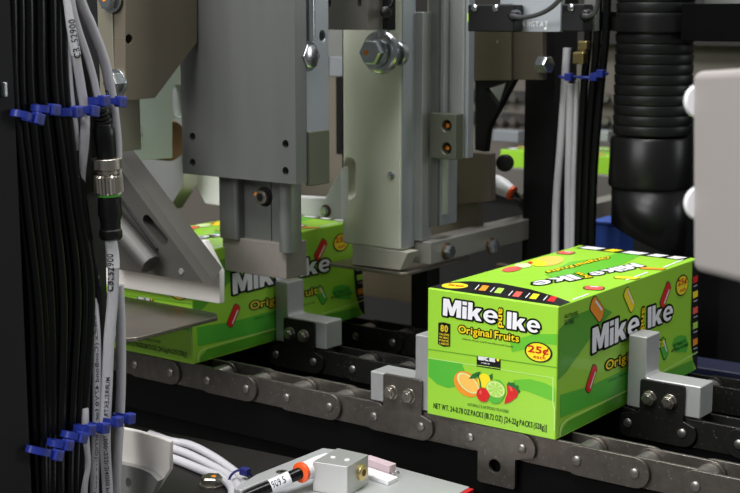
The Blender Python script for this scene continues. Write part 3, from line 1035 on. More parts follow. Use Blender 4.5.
# edge post beside the plate and the slide rail
x0, x1 = P(403, 200, Y=.21).x, P(414.5, 200, Y=.21).x
obj('edge_post', MB().box(x0, x1, .2225, .24, .098, P(400, 12, Y=.22).z), ALU, k, bevel=.0008)
x2 = P(431.5, 200, Y=.245).x
for i, (u, v, yy, m_) in enumerate(((x1-.004, x1+.008, .238, ALUD), (x1+.0082, x2-.004, .243, ALUB), (x2-.0038, x2, .240, ALU))):
    obj('slide_rail', MB().box(u, v, yy, .275, .112, .52), m_, k, bevel=.0008)
ca, cb = P(432.5, 200, Y=.25).x, P(474, 100, Y=.25).x
obj('cylinder_body', rod_block(ca, ca+.017, P(440, 214, Y=.25).z, .52, .246, .262, .0085, .0080), ALU, k)
obj('cylinder_side', rod_block(ca+.0175, cb-.0105, P(465, 158, Y=.25).z, .52, .248, .262, .007, .002), ALU, k)
obj('cylinder_edge', MB().box(cb-.0104, cb-.0066, .2495, .260, P(465, 158, Y=.25).z, .52), ALUB, k, bevel=.0005)
q0, q1 = P(430, 113, Y=.232), P(455.5, 160, Y=.232)
hs = [circ((P(446.5, y, Y=.232).x, P(446.5, y, Y=.232).z), .0058) for y in (126, 148.5)]
cl = obj('clamp_block', MB().prism([(q0.x, q1.z), (q0.x, q0.z), (q1.x, q0.z), (q1.x, q1.z)], 'Y', .232, .2455, hs), mat('grey_green_block', (112, 114, 100), .65, .42, .06, 30), k, bevel=.0008)
for x, z in [(P(446.5, y, Y=.232).x, P(446.5, y, Y=.232).z) for y in (126, 148.5)]:
    hb = MB().cyl((x, .243, z), (x, .2385, z), .0057, 20, BLK)
    hb.cyl((x-.0026, .2386, z), (x-.0026, .2378, z), .0022, 12, ORANGE)
    obj('socket_screw', hb, None, cl)
# rear guide shoe and sheet
o = xz([(352, 244), (408.5, 252.5), (400, 270.5), (352, 264.5)], .2)
obj('guide_shoe', MB().prism(o, 'Y', .2, .218), mat('ivory_guide_plastic', (178, 174, 162), 0, .45), k, bevel=.001)
sh = rnd([(-.2585, .1955), (-.167, .1955), (-.161, .2015), (-.161, .315), (-.2585, .315)], .002)
obj('support_sheet', MB().prism(sh, 'Z', .0655, .0690), SHEET, k, bevel=.0008)

# bar running back along the far side
rb = thing('guide_rail_bar', (-.16, .4, .073), 'light grey guide rail bar with two bolts running back behind the front carton', 'rail')
obj('bar', MB().box(-.175, -.15, .225, .72, .0745, .0975), mat('grey_rail', (150, 147, 140), .4, .45, .08, 20), rb, bevel=.0012)
for px, py in ((446.5, 251), (490.5, 245.5)):
    c = P(px, py, X=-.15)
    bb = MB().lathe((-.1502, c.y, c.z), (1, 0, 0), [(0, .0088), (.0016, .0088)], 24, BRONZEB).hexa((-.1486, c.y, c.z), (1, 0, 0), .0078, .006, ZINC)
    obj('bolt', bb, None, rb, bevel=.0004)

# white plastic guide plate behind the gripper
o = xz([(186, 150), (186, 168), (205, 204), (217, 205.5), (300, 215), (341.5, 220), (341.5, 167), (325, 198), (290, 196), (240, 150)], .17)
wg = tag(obj('guide_plate', MB().prism(o, 'Y', .17, .182), WHITE, bevel=.0015), 'white plastic guide plate behind the gripper columns, above the rear carton', 'guide plate')
c = P(326, 211, Y=.17)
obj('bolt', MB().lathe((c.x, .1702, c.z), (0, -1, 0), [(0, .0065), (.001, .0065)], 20, BRONZEB).hexa((c.x, .169, c.z), (0, -1, 0), .005, .004, ZINC), None, wg)

# ------------------------------------------------------------------ cable tray, cables and ties on the left
XT = -.135
tp = yz([(8, 250), (105.5, 250)], XT)
holes_ = [circ((P(x, y, X=XT).y, P(x, y, X=XT).z), .0022, 12) for x, y in ((97, 277.5), (26.5, 292), (70, 283), (97, 398))]
tray = thing('cable_tray', (XT, (tp[0][0]+tp[1][0])/2, -.30), 'black drilled cable tray panel behind the bundle of hanging cables', 'cable tray')
obj('panel', MB().prism([(tp[0][0], -.30), (tp[1][0], -.30), (tp[1][0], .55), (tp[0][0], .55)], 'X', XT-.004, XT, holes_), BLKM, tray)
for (x, y) in ((10, 90), (29, 410)):
    c = P(x, y, X=XT+.002)
    obj('bracket_tab', MB().box(XT, XT+.008, c.y-.005, c.y+.005, c.z-.012, c.z+.012), BLK, tray, bevel=.001)
for i, (x, y) in enumerate(((97, 277.5), (26.5, 292), (70, 283))):
    c = P(x, y, X=XT)
    obj('rivet', MB().lathe((XT-.001, c.y, c.z), (1, 0, 0), [(0, .0021), (.0018, .0016)], 12), ZINC, tray)
XP = -.118
pp = yz([(-25, 250), (21.5, 250)], XP)
tag(obj('machine_post', MB().box(XP-.03, XP, pp[0][0]-.04, pp[1][0], -.30, .55), POST, bevel=.001), 'wide flat charcoal machine post at the far left edge', 'post')
tag(obj('cable_clip', MB().box(XP+.0003, XP+.004, P(3, 90, X=XP).y-.002, P(3, 90, X=XP).y+.001, P(0, 97, X=XP).z, P(0, 82, X=XP).z), ZINC, bevel=.0008),
    'small bright metal clip on the charcoal post at the left edge', 'clip')


def cable(name, pts, r, m, label, X=-.122, group=None, cat='cable', dx=None):
    q = [P(x, y, X=X+(dx[i] if dx else 0)) for i, (x, y) in enumerate(pts)]
    e = list(q)
    if pts[0][1] < 0: e = [q[0]+(Vector((0, 0, .11*k)) if m is RUB else (q[0]-q[1]).normalized()*.06*k+Vector((0, 0, .03*k*k))) for k in (2, 1)]+e
    if pts[-1][1] >= 490: e += [q[-1]+Vector((0, 0, -.08)), q[-1]+Vector((0, 0, -.2))]
    o = obj(name, MB().tube(e, r, 12, 6), m)
    return tag(o, label, cat, group), spline(q, 6)


def on_cable(parent, path, r, st, s0, s1, h, m, flip=False, arcmid=0.):
    """lettering wrapped round a cable, running along it from fraction s0 to s1"""
    vs, fs = text2d(st, .012, .12)
    L = [0.]
    for a, b in zip(path, path[1:]): L.append(L[-1]+(b-a).length)
    out = []
    for x, y in vs:
        d = (s0+(s1-s0)*x)*L[-1]
        i = max(0, min(len(L)-2, next((k for k in range(len(L)-1) if L[k+1] >= d), len(L)-2)))
        t = (d-L[i])/(L[i+1]-L[i])
        p = path[i].lerp(path[i+1], t)
        tg = (path[i+1]-path[i]).normalized()
        v = (EYE-p).normalized()
        v = (v-tg*v.dot(tg)).normalized()
        side = tg.cross(v)
        a = arcmid+(y-.5)*h/r*(1 if flip else -1)
        out.append(p+(v*math.cos(a)+side*math.sin(a))*(r+.00012))
    mb = MB()
    mb.add(out, fs, m)
    return obj('printed_text', mb, None, parent, fix=False)


BL = 'black cables of the bundle'
blk = [
    [(3, -8), (6, 90), (20, 200), (30, 300), (33, 400), (38, 500)],
    [(12, -8), (15, 100), (27, 210), (38, 310), (42, 410), (44, 500)],
    [(20, -8), (22, 100), (34, 210), (44, 310), (47, 410), (47, 500)],
    [(28, -8), (30, 90), (40, 200), (50, 300), (52, 410), (52, 500)],
    [(34, -8), (36, 90), (47, 200), (57, 300), (56, 410), (56, 500)],
    [(40, -8), (42, 90), (54, 200), (63, 300), (61, 410), (60, 500)],
    [(46, -8), (48, 90), (60, 190), (70, 290), (66, 400), (63, 500)],
    [(51.5, -8), (54, 90), (66, 190), (77, 290), (72, 400), (69, 500)],
    [(57, -8), (60, 90), (72, 190), (84, 290), (78.5, 400), (75, 500)],
    [(62, -8), (66, 100), (77.5, 200), (90, 290), (85, 390), (80.5, 500)],
    [(67, -8), (72, 110), (84, 210), (96, 300), (91.5, 390), (86, 500)],
]
BLAB = ['leftmost black cable of the hanging bundle', 'second black cable from the left in the bundle', 'third black cable from the left in the bundle',
        'fourth black cable from the left in the bundle', 'fifth black cable from the left in the bundle', 'middle black cable of the bundle of eleven',
        'fifth black cable from the right in the bundle', 'fourth black cable from the right in the bundle', 'third black cable from the right in the bundle',
        'second black cable from the right in the bundle', 'rightmost black cable of the bundle, beside the pale grey cables']
for i, pts in enumerate(blk):
    cable('black_cable', pts, .0034 if i % 3 else .0038, RUB, BLAB[i], X=-.1265+.0035*(i % 2)+.0012*(i % 3), group=BL)

GR = 'pale grey cables beside the black bundle'
cable('grey_cable', [(64.5, -8), (66, 40), (69, 90), (73.5, 125), (77, 160), (80, 200)], .0033, GREYC, 'leftmost pale grey cable at the top, slipping behind the black ones', X=-.1225, group=GR, dx=(0, 0, 0, 0, -.004, -.008))
o, pth = cable('grey_cable', [(67, -8), (70.5, 25), (75.5, 55), (81.5, 90), (85, 115), (84.5, 140), (82, 165), (79, 200)], .0034, GREYC, 'pale grey cable with a printed white number sleeve near the top', X=-.119, group=GR, dx=(0, 0, 0, 0, 0, 0, -.004, -.010))
obj('number_sleeve', MB().tube([p for p in pth if P(0, 62, X=-.119).z < p.z < .342], .0037, 14, 2), WHITEL, o)
on_cable(o, pth, .0037, 'CBL52900', .305, .125, .0048, INK, True, -.35)
cable('grey_cable', [(70, -8), (77, 25), (87, 55), (94, 80), (99, 106)], .0026, GREYC, 'thin pale grey cable ending in the black boot of the round connector', X=-.117, group=GR)
o, pth = cable('grey_cable', [(78, -8), (91, 25), (104, 60), (110.5, 90), (114.5, 120), (117, 150), (116, 190)], .0038, GREYC, 'thick pale grey cable curving outermost right past the connector', X=-.1225, group=GR)
on_cable(o, pth, .0038, 'CBL52700', .80, .50, .0042, INK, True, .95)
# lower cables
o, pth = cable('grey_cable', [(110.5, 238), (113.5, 262), (112.5, 300), (109, 340), (107, 385), (105, 440), (108, 500)], .0041, GREYC, 'pale grey cable leaving the connector downward with a white number sleeve', X=-.117, group=GR)
obj('number_sleeve', MB().tube([p for p in pth if P(0, 291, X=-.117).z < p.z < P(0, 241, X=-.117).z], .0044, 14, 2), WHITEL, o)
on_cable(o, pth, .0044, 'CBL52900', .20, .055, .0050, INK, True, .55)
on_cable(o, pth, .0041, 'MURRELEKTRONIK 7000-12221-2141000 PVC', .52, .99, .0030, INK, True, -.1)
cable('grey_cable', [(119, 285), (120.8, 330), (121, 380), (119.5, 420), (117.5, 455), (116, 500)], .0037, GREYC, 'rightmost pale grey cable in the lower part of the bundle', X=-.1225, group=GR)
o, pth = cable('grey_cable', [(92, 290), (94.5, 320), (96, 350), (96.6, 400), (95.5, 440), (94, 500)], .0038, GREYC, 'pale grey cable with a long printed line, emerging from behind the black cables', X=-.122, group=GR, dx=(-.006, -.001, 0, 0, 0, 0))
on_cable(o, pth, .0038, 'medlx (ConBond 47V0 for interruptive Cables', .12, .99, .0034, INK, True, -.2)
cable('grey_cable', [(86, 385), (84.5, 410), (85, 440), (86.5, 465), (83, 500)], .0032, GREYC, 'pale grey cable peeping out between black cables beside the lowest ties', X=-.121, group=GR, dx=(-.008, -.001, 0, 0, 0))
cable('grey_cable', [(62, 180), (62.5, 215), (64.5, 260), (69, 320), (70.5, 370), (68, 420)], .0030, GREYC, 'pale grey cable almost hidden in the middle of the black bundle', X=-.1285, group=GR)

# round plug connector joining the thin cable and the sleeved one
cc = [P(99, 104, X=-.116), P(104, 130, X=-.116), P(107, 158, X=-.116), P(108.5, 176, X=-.116), P(109.5, 196, X=-.116), P(111, 238, X=-.116)]
kn = thing('plug_connector', cc[5], 'black round plug connector with a knurled nickel nut among the pale cables', 'connector')
ax = (cc[0]-cc[2])
up_ = MB().lathe(cc[2], cc[1]-cc[2], [(0, .0070), (.016, .0078), (.021, .0078), (.0225, .0068), (.0245, .0066)], 20)
obj('upper_boot', up_, BLK, kn, bevel=.0003)
for i in range(6):
    t = i/6
    p = cc[1].lerp(cc[0], t*.95)
    obj('strain_relief_rib', MB().ring(p, cc[0]-cc[1], .0052-.0014*t, .0014, 20, 8), BLK, kn)
obj('relief_core', MB().cyl(cc[1], cc[0], .0040), BLK, kn)
d = (cc[2]-cc[4]).normalized()
nn = MB()
top = cc[2]
nn.lathe(top, -d, [(0, .0104), (.0005, .0108), (.0075, .0108), (.008, .0100)], 40)
nn.lathe(top-d*.0085, -d, [(0, .0084), (.003, .0084)], 30)
obj('nut_collar', nn, NICKEL, kn, bevel=.0002)
kv, kf = MB(), None
N = 48
prof = []
c0 = top-d*.0118
e1 = d.cross(Vector((0, 1, 0))).normalized()
e2 = d.cross(e1)
ringv = []
for h_, sc_ in ((0, .0095), (.0012, .0104), (.0125, .0104), (.0137, .0094)):
    for i in range(N):
        rr = sc_*(1 if i % 2 else .93)
        q = 2*math.pi*i/N
        ringv.append(c0-d*h_+(e1*math.cos(q)+e2*math.sin(q))*rr)
fs = [(a*N+i, a*N+(i+1) % N, (a+1)*N+(i+1) % N, (a+1)*N+i) for a in range(3) for i in range(N)]
fs += [tuple(range(N)), tuple(range(3*N, 4*N))]
kv.add(ringv, fs)
obj('knurled_nut', kv, NICKEL, kn, smooth=20)
obj('green_seal', MB().lathe(c0-d*.0137, -d, [(0, .0082), (.0018, .0082)], 24), C_DARK, kn)
e = (cc[4]-cc[5]).normalized()
L = (cc[4]-cc[5]).length
lw = MB().lathe(cc[4]-e*.001, -e, [(0, .0084), (.012, .0088), (.0165, .0074), (.024, .0072), (L-.008, .0068), (L-.007, .0082), (L-.002, .0084), (L, .0070)], 20)
obj('lower_boot', lw, BLK, kn, bevel=.0003)


def tie(hx, hy, lx, ly, label, X, size=1., m=BLUE):
    """a strap looped round some cables with its square head at the right end"""
    hd, lf = P(hx, hy, X=X), P(lx+5, ly, X=X)
    r = thing('cable_tie', lf.lerp(hd, .5), label, 'cable tie', 'blue cable ties')
    u = (hd-lf)
    L = u.length
    u.normalize()
    w_ = Vector((1, 0, 0))
    v = w_.cross(u).normalized()
    mb = MB()
    n_ = 26
    a, b = L/2, .0062
    c = lf.lerp(hd, .5)-w_*.0045
    vs, fs = [], []
    for i in range(n_):
        q = 2*math.pi*i/n_
        for rr in (0, .0011):
            p = c+u*(a+rr)*math.cos(q)+w_*(b+rr)*math.sin(q)
            vs += [p-v*.0026*size, p+v*.0026*size]
    for i in range(n_):
        j = (i+1) % n_
        A, B = i*4, j*4
        fs += [(A, B, B+1, A+1), (A+2, A+3, B+3, B+2), (A, A+2, B+2, B), (A+1, B+1, B+3, A+3)]
    mb.add(vs, fs)
    obj('strap', mb, m, r)
    s = .0044*size
    hb = MB()
    o = hd-u*s*.9-v*s+w_*(-.0015)
    hb.obox(o, u*s*1.9, v*s*2, w_*.0062)
    h = obj('head', hb, m, r, bevel=.0008)
    hb = MB().obox(hd-u*s*.25-v*s*.45+w_*.0046, u*s*.8, v*s*.9, w_*.0004)
    obj('head_slot', hb, NAVY, h)


U_ = [(36.2, 118.6, 13, 113, 'lowest and leftmost blue tie of the upper row, round black cables'), (52.4, 109.7, 34, 108, 'second blue tie from the left in the upper row'),
      (75, 111.7, 58, 113, 'blue tie of the upper row at the leftmost pale cable'), (91.7, 110.8, 78, 109, 'blue tie of the upper row on the sleeved pale cable'),
      (102.3, 100.6, 91, 101, 'blue tie of the upper row above the connector boot'), (119, 101.6, 108, 101, 'rightmost blue tie of the upper row')]
for a in U_: tie(*a[:4], a[4], -.109, .88)
L_ = [(55.4, 454.6, 28, 450, 'lowest and leftmost blue tie of the lower row'), (65.7, 444.6, 50, 444, 'second blue tie from the left in the lower row'), (80.3, 437, 64, 435, 'third blue tie from the left in the lower row'),
      (88.2, 429.4, 77, 430, 'blue tie of the lower row just left of the printed pale cable'), (102, 427.6, 92, 428, 'blue tie of the lower row on the printed pale cable'), (115.7, 421.4, 105, 422, 'blue tie of the lower row on the cable from the connector'),
      (127.8, 418, 117, 419, 'rightmost blue tie of the lower row')]
for a in L_: tie(*a[:4], a[4], -.109, .88)

# ------------------------------------------------------------------ black bed in front of the chains and what lies on it
tag(obj('machine_bed', MB().prism([(-.34, -.22), (-.1285, -.22), (-.1285, -.24), (.084, -.24), (.084, -.0375), (-.11, -.0375), (-.34, -.058)], 'Z', -.0565, -.05), mat('black_bed_plate', (26, 24, 22), .2, .5, .3, 60, .1, dust=(60, 56, 52)), bevel=.0006),
    'black machine bed plate in front of the front chain, cables lying on it', 'bed plate')
tag(obj('dark_void_panel', MB().box(-.8, .5, .045, .06, -.5, -.045), BLKV), 'black panel put in for the dark void below the front chain', 'panel')  # black sheet added to keep the void under the chain dark


def zslab(pts, Z, th):
    q = [P(x, y, Z=Z) for x, y in pts]
    return MB().prism([(p.x, p.y) for p in q], 'Z', Z-th, Z)


ap = thing('base_plate', (0, -.1, -.05), 'bright aluminium base plate with a red right edge at the bottom of the photo', 'base plate')
obj('plate', MB().prism([(-.052, -.030), (.066, -.037), (.076, -.22), (-.052, -.22)], 'Z', -.0498, -.038), ALUL, ap, bevel=.0008)
obj('red_edge', MB().prism([(.0662, -.038), (.0705, -.038), (.080, -.22), (.0762, -.22)], 'Z', -.0498, -.0385), RED, ap, bevel=.0005)
ml = thing('mounting_block', (-.06, -.1, -.05), 'bright aluminium mounting bar with a countersunk screw beside the manifold block', 'block')
mbk = [(-.0672, -.136), (-.0668, -.054), (-.0530, -.050), (-.0525, -.170), (-.0600, -.170)]
obj('bar', MB().prism(mbk, 'Z', -.0498, -.028), ALUL, ml, bevel=.001)
c = P(280, 471.5, Z=-.028)
sc = MB().lathe((c.x+.002, c.y, -.0284), (0, 0, 1), [(0, .0048), (.0007, .0048), (.0008, .0040)], 24, BOLTST)
sc.lathe((c.x+.002, c.y, -.0276), (0, 0, 1), [(0, .0022), (.00005, .0022)], 6, BLK)
obj('countersunk_screw', sc, None, ml)

mf = thing('manifold_block', (-.013, -.097, -.038), 'square aluminium manifold block with a brass plug, on the base plate', 'manifold')
TL, TB, TR, TF = [P(x, y, Z=-.014) for x, y in ((312.4, 461.4), (337.6, 447.8), (368.6, 454.6), (347.5, 466.6))]
obj('body', MB().prism([(p.x, p.y) for p in (TL, TB, TR, TF)], 'Z', -.0379, -.014), mat('block_aluminium', (188, 188, 186), .6, .4, .05, 60, .04), mf, bevel=.0007)
fr_ = (TR-TF)
nr = Vector((fr_.y, -fr_.x, 0)).normalized()
bc = TF.lerp(TR, .62)+Vector((0, 0, -.0105))
bp_ = MB().lathe(bc, nr, [(-.001, .0064), (.0022, .0064), (.003, .0056)], 26)
obj('brass_plug', bp_, BRASS, mf, bevel=.0003)
obj('plug_socket', MB().lathe(bc+nr*.0031, nr, [(0, .0030), (.0002, .0030)], 6), mat('dark_brass', (90, 62, 26), .8, .5), mf)
for t1, t2 in ((.30, .42), (.72, .42)):
    p = (TL.lerp(TF, t1)).lerp(TB.lerp(TR, t1), t2)
    obj('ball_plug', MB().lathe((p.x, p.y, -.0142), (0, 0, 1), [(0, .0021), (.0007, .0019), (.001, .001)], 16), WHITE, mf)
fl_ = (TF-TL)
nl = (TL-TB).normalized()
# elbow fitting: white body with orange collar, black tube with a white sleeve
e0 = P(318, 466, Z=-.022)
e1 = P(301, 472.5, Z=-.022)
dv = (e1-e0).normalized()
ef = thing('push_fitting', (e0.x, e0.y, -.036), 'white push-in tube fitting with an orange collar beside the manifold block', 'fitting')
obj('body', MB().lathe(e0+dv*.0, dv, [(-.012, .0075), (.0005, .0078), (.009, .0074), ((e1-e0).length-.002, .0070)], 24), WHITE, ef, bevel=.0006)
obj('release_collar', MB().lathe(e1-dv*.002, dv, [(0, .0078), (.0028, .0080), (.0034, .0072)], 28), ORANGEP, ef)
tb = [e1-dv*.002, P(292, 476.5, Z=-.024), P(270, 486.5, Z=-.030), P(238, 500, Z=-.036)]
to = tag(obj('air_tube', MB().tube(tb, .0046, 14, 8), RUB), 'black air tube with a white number sleeve going into the orange collar', 'tube')
sp = spline(tb, 8)
obj('number_sleeve', MB().tube([sp[i] for i in range(9, 17)], .0053, 16, 2), WHITEL, to)
on_cable(to, [sp[i] for i in range(9, 17)], .0053, '90915', .95, .25, .0055, INK, True, .1)

pk = thing('clear_block', (0, -.06, -.038), 'small clear pinkish block on a white foot behind the manifold block', 'block')
A, B_, C_, D_ = [P(x, y, Z=-.030) for x, y in ((366, 456), (398.5, 465.5), (399, 466.2), (371, 466))]
obj('body', MB().prism([(-.026, -.044), (.004, -.0485), (.0035, -.0575), (-.026, -.053)], 'Z', -.0375, -.0285), mat('pink_clear_plastic', (248, 218, 226), 0, .2, .16, 240, trans=.35), pk, bevel=.0006)
obj('foot', MB().prism([(-.026, -.0535), (.014, -.060), (.014, -.0735), (-.026, -.068)], 'Z', -.0379, -.0345), WHITE, pk, bevel=.0005)
c = P(396, 474.5, Z=-.0345)
obj('washer', MB().ring((c.x-.003, c.y+.002, -.0341), (0, 0, 1), .0036, .0006, 24, 8), ZINC, pk)

Yw = -.2
o = xz([(118, 427), (137, 431), (163, 438.5), (170, 441.5), (170, 469.5), (155, 493), (148, 510), (118, 510)], Yw)
wl = thing('corner_guard', (-.19, -.12, -.05), 'white plastic corner guard at the lower left, beside the hanging cables', 'guard')
o = [(x, max(z, -.0495)) for x, z in o]
obj('guard_body', MB().prism(o, 'Y', Yw, Yw+.004), mat('white_guard_plastic', (205, 200, 194), 0, .5, .04, 8), wl, bevel=.0012)
o = xz([(112, 462), (140, 468.5), (150, 473), (158, 481), (152, 495), (112, 495)], Yw-.006)
o = [(x, max(z, -.0495)) for x, z in o]
c = P(128.5, 483, Y=Yw-.006)
obj('metal_plate', MB().prism(o, 'Y', Yw-.006, Yw-.0002, [stad((c.x, c.z), .0030, .0042)]), mat('satin_plate', (170, 170, 168), .65, .35, .06, 40), wl)

c = P(212, 478, Z=-.044)
hb = MB().lathe((c.x, c.y, -.0499), (0, 0, 1), [(0, .0105), (.0015, .0105)], 24, BOLTST).hexa((c.x, c.y, -.0484), (0, 0, 1), .0092, .0062, BOLTST)
hb.cyl((c.x+.002, c.y, -.0422), (c.x+.002, c.y, -.0419), .0022, 10, ORANGE)
tag(obj('hex_bolt', hb, None, bevel=.0004), 'hex bolt with an orange dot standing on the black bed among the cables', 'bolt')
FLR = 'pale cables lying on the black bed'
for pts, lab in (([(150, 434), (170, 441), (190, 445), (212, 456), (232, 470), (244, 481), (246, 500)], 'top one of the three pale cables lying on the black bed'),
                 ([(150, 440), (170, 447.5), (190, 455), (212, 466), (230, 477), (239, 487), (240, 505)], 'middle one of the three pale cables lying on the black bed'),
                 ([(150, 452), (170, 457.5), (185, 463), (203, 470.5), (222, 478), (232, 489), (232, 505)], 'lowest one of the three pale cables lying on the black bed')):
    tag(obj('grey_cable', MB().tube([P(x, y, Z=-.0461) for x, y in pts], .0037, 12, 8), GREYC), lab, 'cable', FLR)
nt_ = thing('cable_tie', P(240, 480, Z=-.046), 'dark navy cable tie round the pale cables lying on the bed', 'cable tie')
a, b_ = P(236, 486, Z=-.046), P(249, 476, Z=-.046)
obj('strap', MB().ring(a.lerp(b_, .35)+Vector((0, 0, .001)), (Vector((1, -.75, 0))), .0095, .0011, 28, 8), NAVY, nt_)
hq = P(245, 471.5, Z=-.036)
obj('head', MB().obox(hq-Vector((.004, .003, .003)), (.008, 0, 0), (0, .006, 0), (0, 0, .006)), NAVY, nt_, bevel=.0008)

# ------------------------------------------------------------------ sensors and brackets at the top
bk_ = thing('sensor_bracket', (-.19, .13, .30), 'slotted grey bracket plate at the top centre with a black block on its right', 'bracket')
Yk = .12
q0, q1 = P(312, 29.5, Y=Yk), P(367.5, 29.5, Y=Yk)
sl = [stad((P(x, 1, Y=Yk).x, P(x, 1, Y=Yk).z), .0022, .0055) for x in (329, 359.5)]
obj('plate', MB().prism([(q0.x, q0.z), (q0.x, .45), (q1.x, .45), (q1.x, q0.z)], 'Y', Yk, Yk+.021, sl), mat('grey_bracket', (128, 124, 118), .6, .48, .08, 20, .03), bk_)
q2 = P(391, 29, Y=Yk+.022)
obj('black_block', MB().box(q1.x+.0002, q2.x-.003, Yk+.022, Yk+.034, P(385, 30, Y=Yk+.022).z, .42), BLK, bk_, bevel=.001)
c = P(386, 12, Y=Yk+.02)
hb = MB().lathe((c.x, Yk+.0225, c.z), (.5, -1, 0), [(0, .0042), (.008, .0042), (.009, .0055), (.014, .0052), (.0155, .003)], 22)
obj('cable_plug', hb, BLK, bk_, bevel=.0004)
obj('plug_lead', MB().tube([P(386, 10, Y=Yk+.014), P(392, 4, Y=Yk+.016), P(394, -8, Y=Yk+.02), P(388, -24, Y=Yk+.02)], .0022, 10, 8), RUB, bk_)

Ys = .235
def sensor(x0, x1, y0, y1, lead, label, led):
    a, b = P(x0, y1, Y=Ys-.018), P(x1, y0, Y=Ys-.018)
    r = thing('photo_sensor', ((a.x+b.x)/2, Ys-.01, a.z), label, 'sensor', 'black photo sensors')
    obj('housing', MB().box(a.x, b.x, Ys-.018, Ys-.001, a.z, b.z), BLK, r, bevel=.0012)
    if led: obj('lens_window', MB().box(a.x-.0004, a.x+.001, Ys-.0185, Ys-.010, a.z+.009, a.z+.017), C_LIME, r, bevel=.0003)
    for sx_ in ((.16, .62) if led else (.45,)):
        p = Vector((a.x+(b.x-a.x)*sx_, Ys-.0182, b.z-.003))
        obj('screw', MB().lathe(p, (0, -1, 0), [(-.001, .0033), (.0014, .0033), (.0022, .0022)], 16), ZINC, r)
    p = P(lead[0][0], lead[0][1], Y=Ys-.02)
    obj('strain_relief', MB().lathe((p.x, Ys-.012, p.z), (.3, -1, 0), [(0, .0058), (.010, .0052), (.013, .0032)], 18), BLK, r)
    obj('sensor_lead', MB().tube([P(x, y, Y=Ys-.024-.002*i) for i, (x, y) in enumerate(lead)], .0022, 10, 8), mat('dark_grey_lead', (58, 58, 60), 0, .35), r)
    return r


sensor(467.5, 514, 4.5, 31.5, [(511.5, 15.5), (522, 17.5), (538, 14.5), (552, 7), (564, -6), (570, -20)], 'black photo sensor with a green lens edge, left one of the two at the top', True)
sensor(561, 584, 4, 31.5, [(583.5, 15.5), (590, 16), (596, 10), (598, 0), (597, -14)], 'black photo sensor half hidden beside the dark cables, right one of the two', False)
pb = thing('sensor_rail', (-.06, Ys, .30), 'light grey sensor rail with stamped figures behind the two black sensors', 'rail')
o = rnd([(P(500, 3, Y=Ys).x, P(500, 4.5, Y=Ys).z), (P(500, 3, Y=Ys).x, .45), (P(561, 0, Y=Ys).x, .45), (P(561, 0, Y=Ys).x, P(556, 32, Y=Ys).z), (P(512, 0, Y=Ys).x, P(512, 32, Y=Ys).z), (P(512, 0, Y=Ys).x, P(500, 4.5, Y=Ys).z)], .002, (3,))
obj('rail_plate', MB().prism(o, 'Y', Ys, Ys+.008), ALUB, pb, bevel=.0006)
obj('rail_edge', MB().box(P(584.2, 0, Y=Ys).x, P(596, 0, Y=Ys).x, Ys, Ys+.008, P(590, 31, Y=Ys).z, .45), ALUD, pb, bevel=.0006)
vs, fs = text2d('35A 11GTAT', 0, .2)
o_, x_, y_ = P(515.5, 25.5, Y=Ys), P(548, 22.6, Y=Ys), P(515.5, 20.2, Y=Ys)
mb = MB()
mb.add([Vector((o_.x+(x_.x-o_.x)*a, Ys-.0003, o_.z-.001+(y_.z-o_.z)*b)) for a, b in vs], fs)
obj('stamped_figures', mb, WHITE, pb, fix=False)
c = P(545.5, 28.5, Y=Ys)
obj('stamped_dot', MB().cyl((c.x, Ys-.0004, c.z), (c.x, Ys+.0005, c.z), .0013, 10), WHITE, pb)

# brown plates below the sensors with their gusset
Yp = .36
bw = thing('hanger_plate', (-.15, .36, .26), 'brown steel hanger plates below the sensor rail, with a dark strut and a white stand-in for light in its gap', 'hanger')
q = xz([(470, 20), (470, 80.5), (511, 80.5), (511, 20)], Yp)
obj('brown_plate', MB().prism(q, 'Y', Yp, Yp+.01), BRONZE, bw, bevel=.0006)
q = xz([(511.6, 20), (511.6, 80), (541, 80), (541, 20)], Yp)
obj('brown_plate', MB().prism(q, 'Y', Yp+.003, Yp+.012), mat('darker_brown_plate', (92, 84, 72), .5, .5, .12, 20), bw, bevel=.0006)
q = xz([(474, 80), (513, 80), (487, 128), (484, 152), (474, 150)], Yp)
q2 = xz([(484, 89), (505, 82), (497, 107)], Yp)
obj('dark_strut', MB().prism(q, 'Y', Yp+.002, Yp+.012, [q2]), BLKM, bw)
q = xz([(478, 84), (512, 78), (499, 116)], Yp+.03)
obj('light_gap_plate', MB().prism(q, 'Y', Yp+.03, Yp+.034), WHITE, bw)  # white plate stands in for the light showing through the hole
c = P(547, 65, Y=Yp-.004)
hb = MB().lathe((P(541, 66, Y=Yp).x-.004, Yp+.004, c.z), (1, -.25, 0), [(0, .0075), (.002, .0075)], 22, ZINC).hexa((P(541, 66, Y=Yp).x-.002, Yp+.0035, c.z), (1, -.25, 0), .0098, .012, ZINC)
obj('bolt', hb, None, bw, bevel=.0005)
c = P(498, 42, Y=Yp)
obj('set_screw', MB().lathe((c.x, Yp+.001, c.z), (0, -1, 0), [(0, .0024), (.002, .002)], 12), BOLTST, bw)

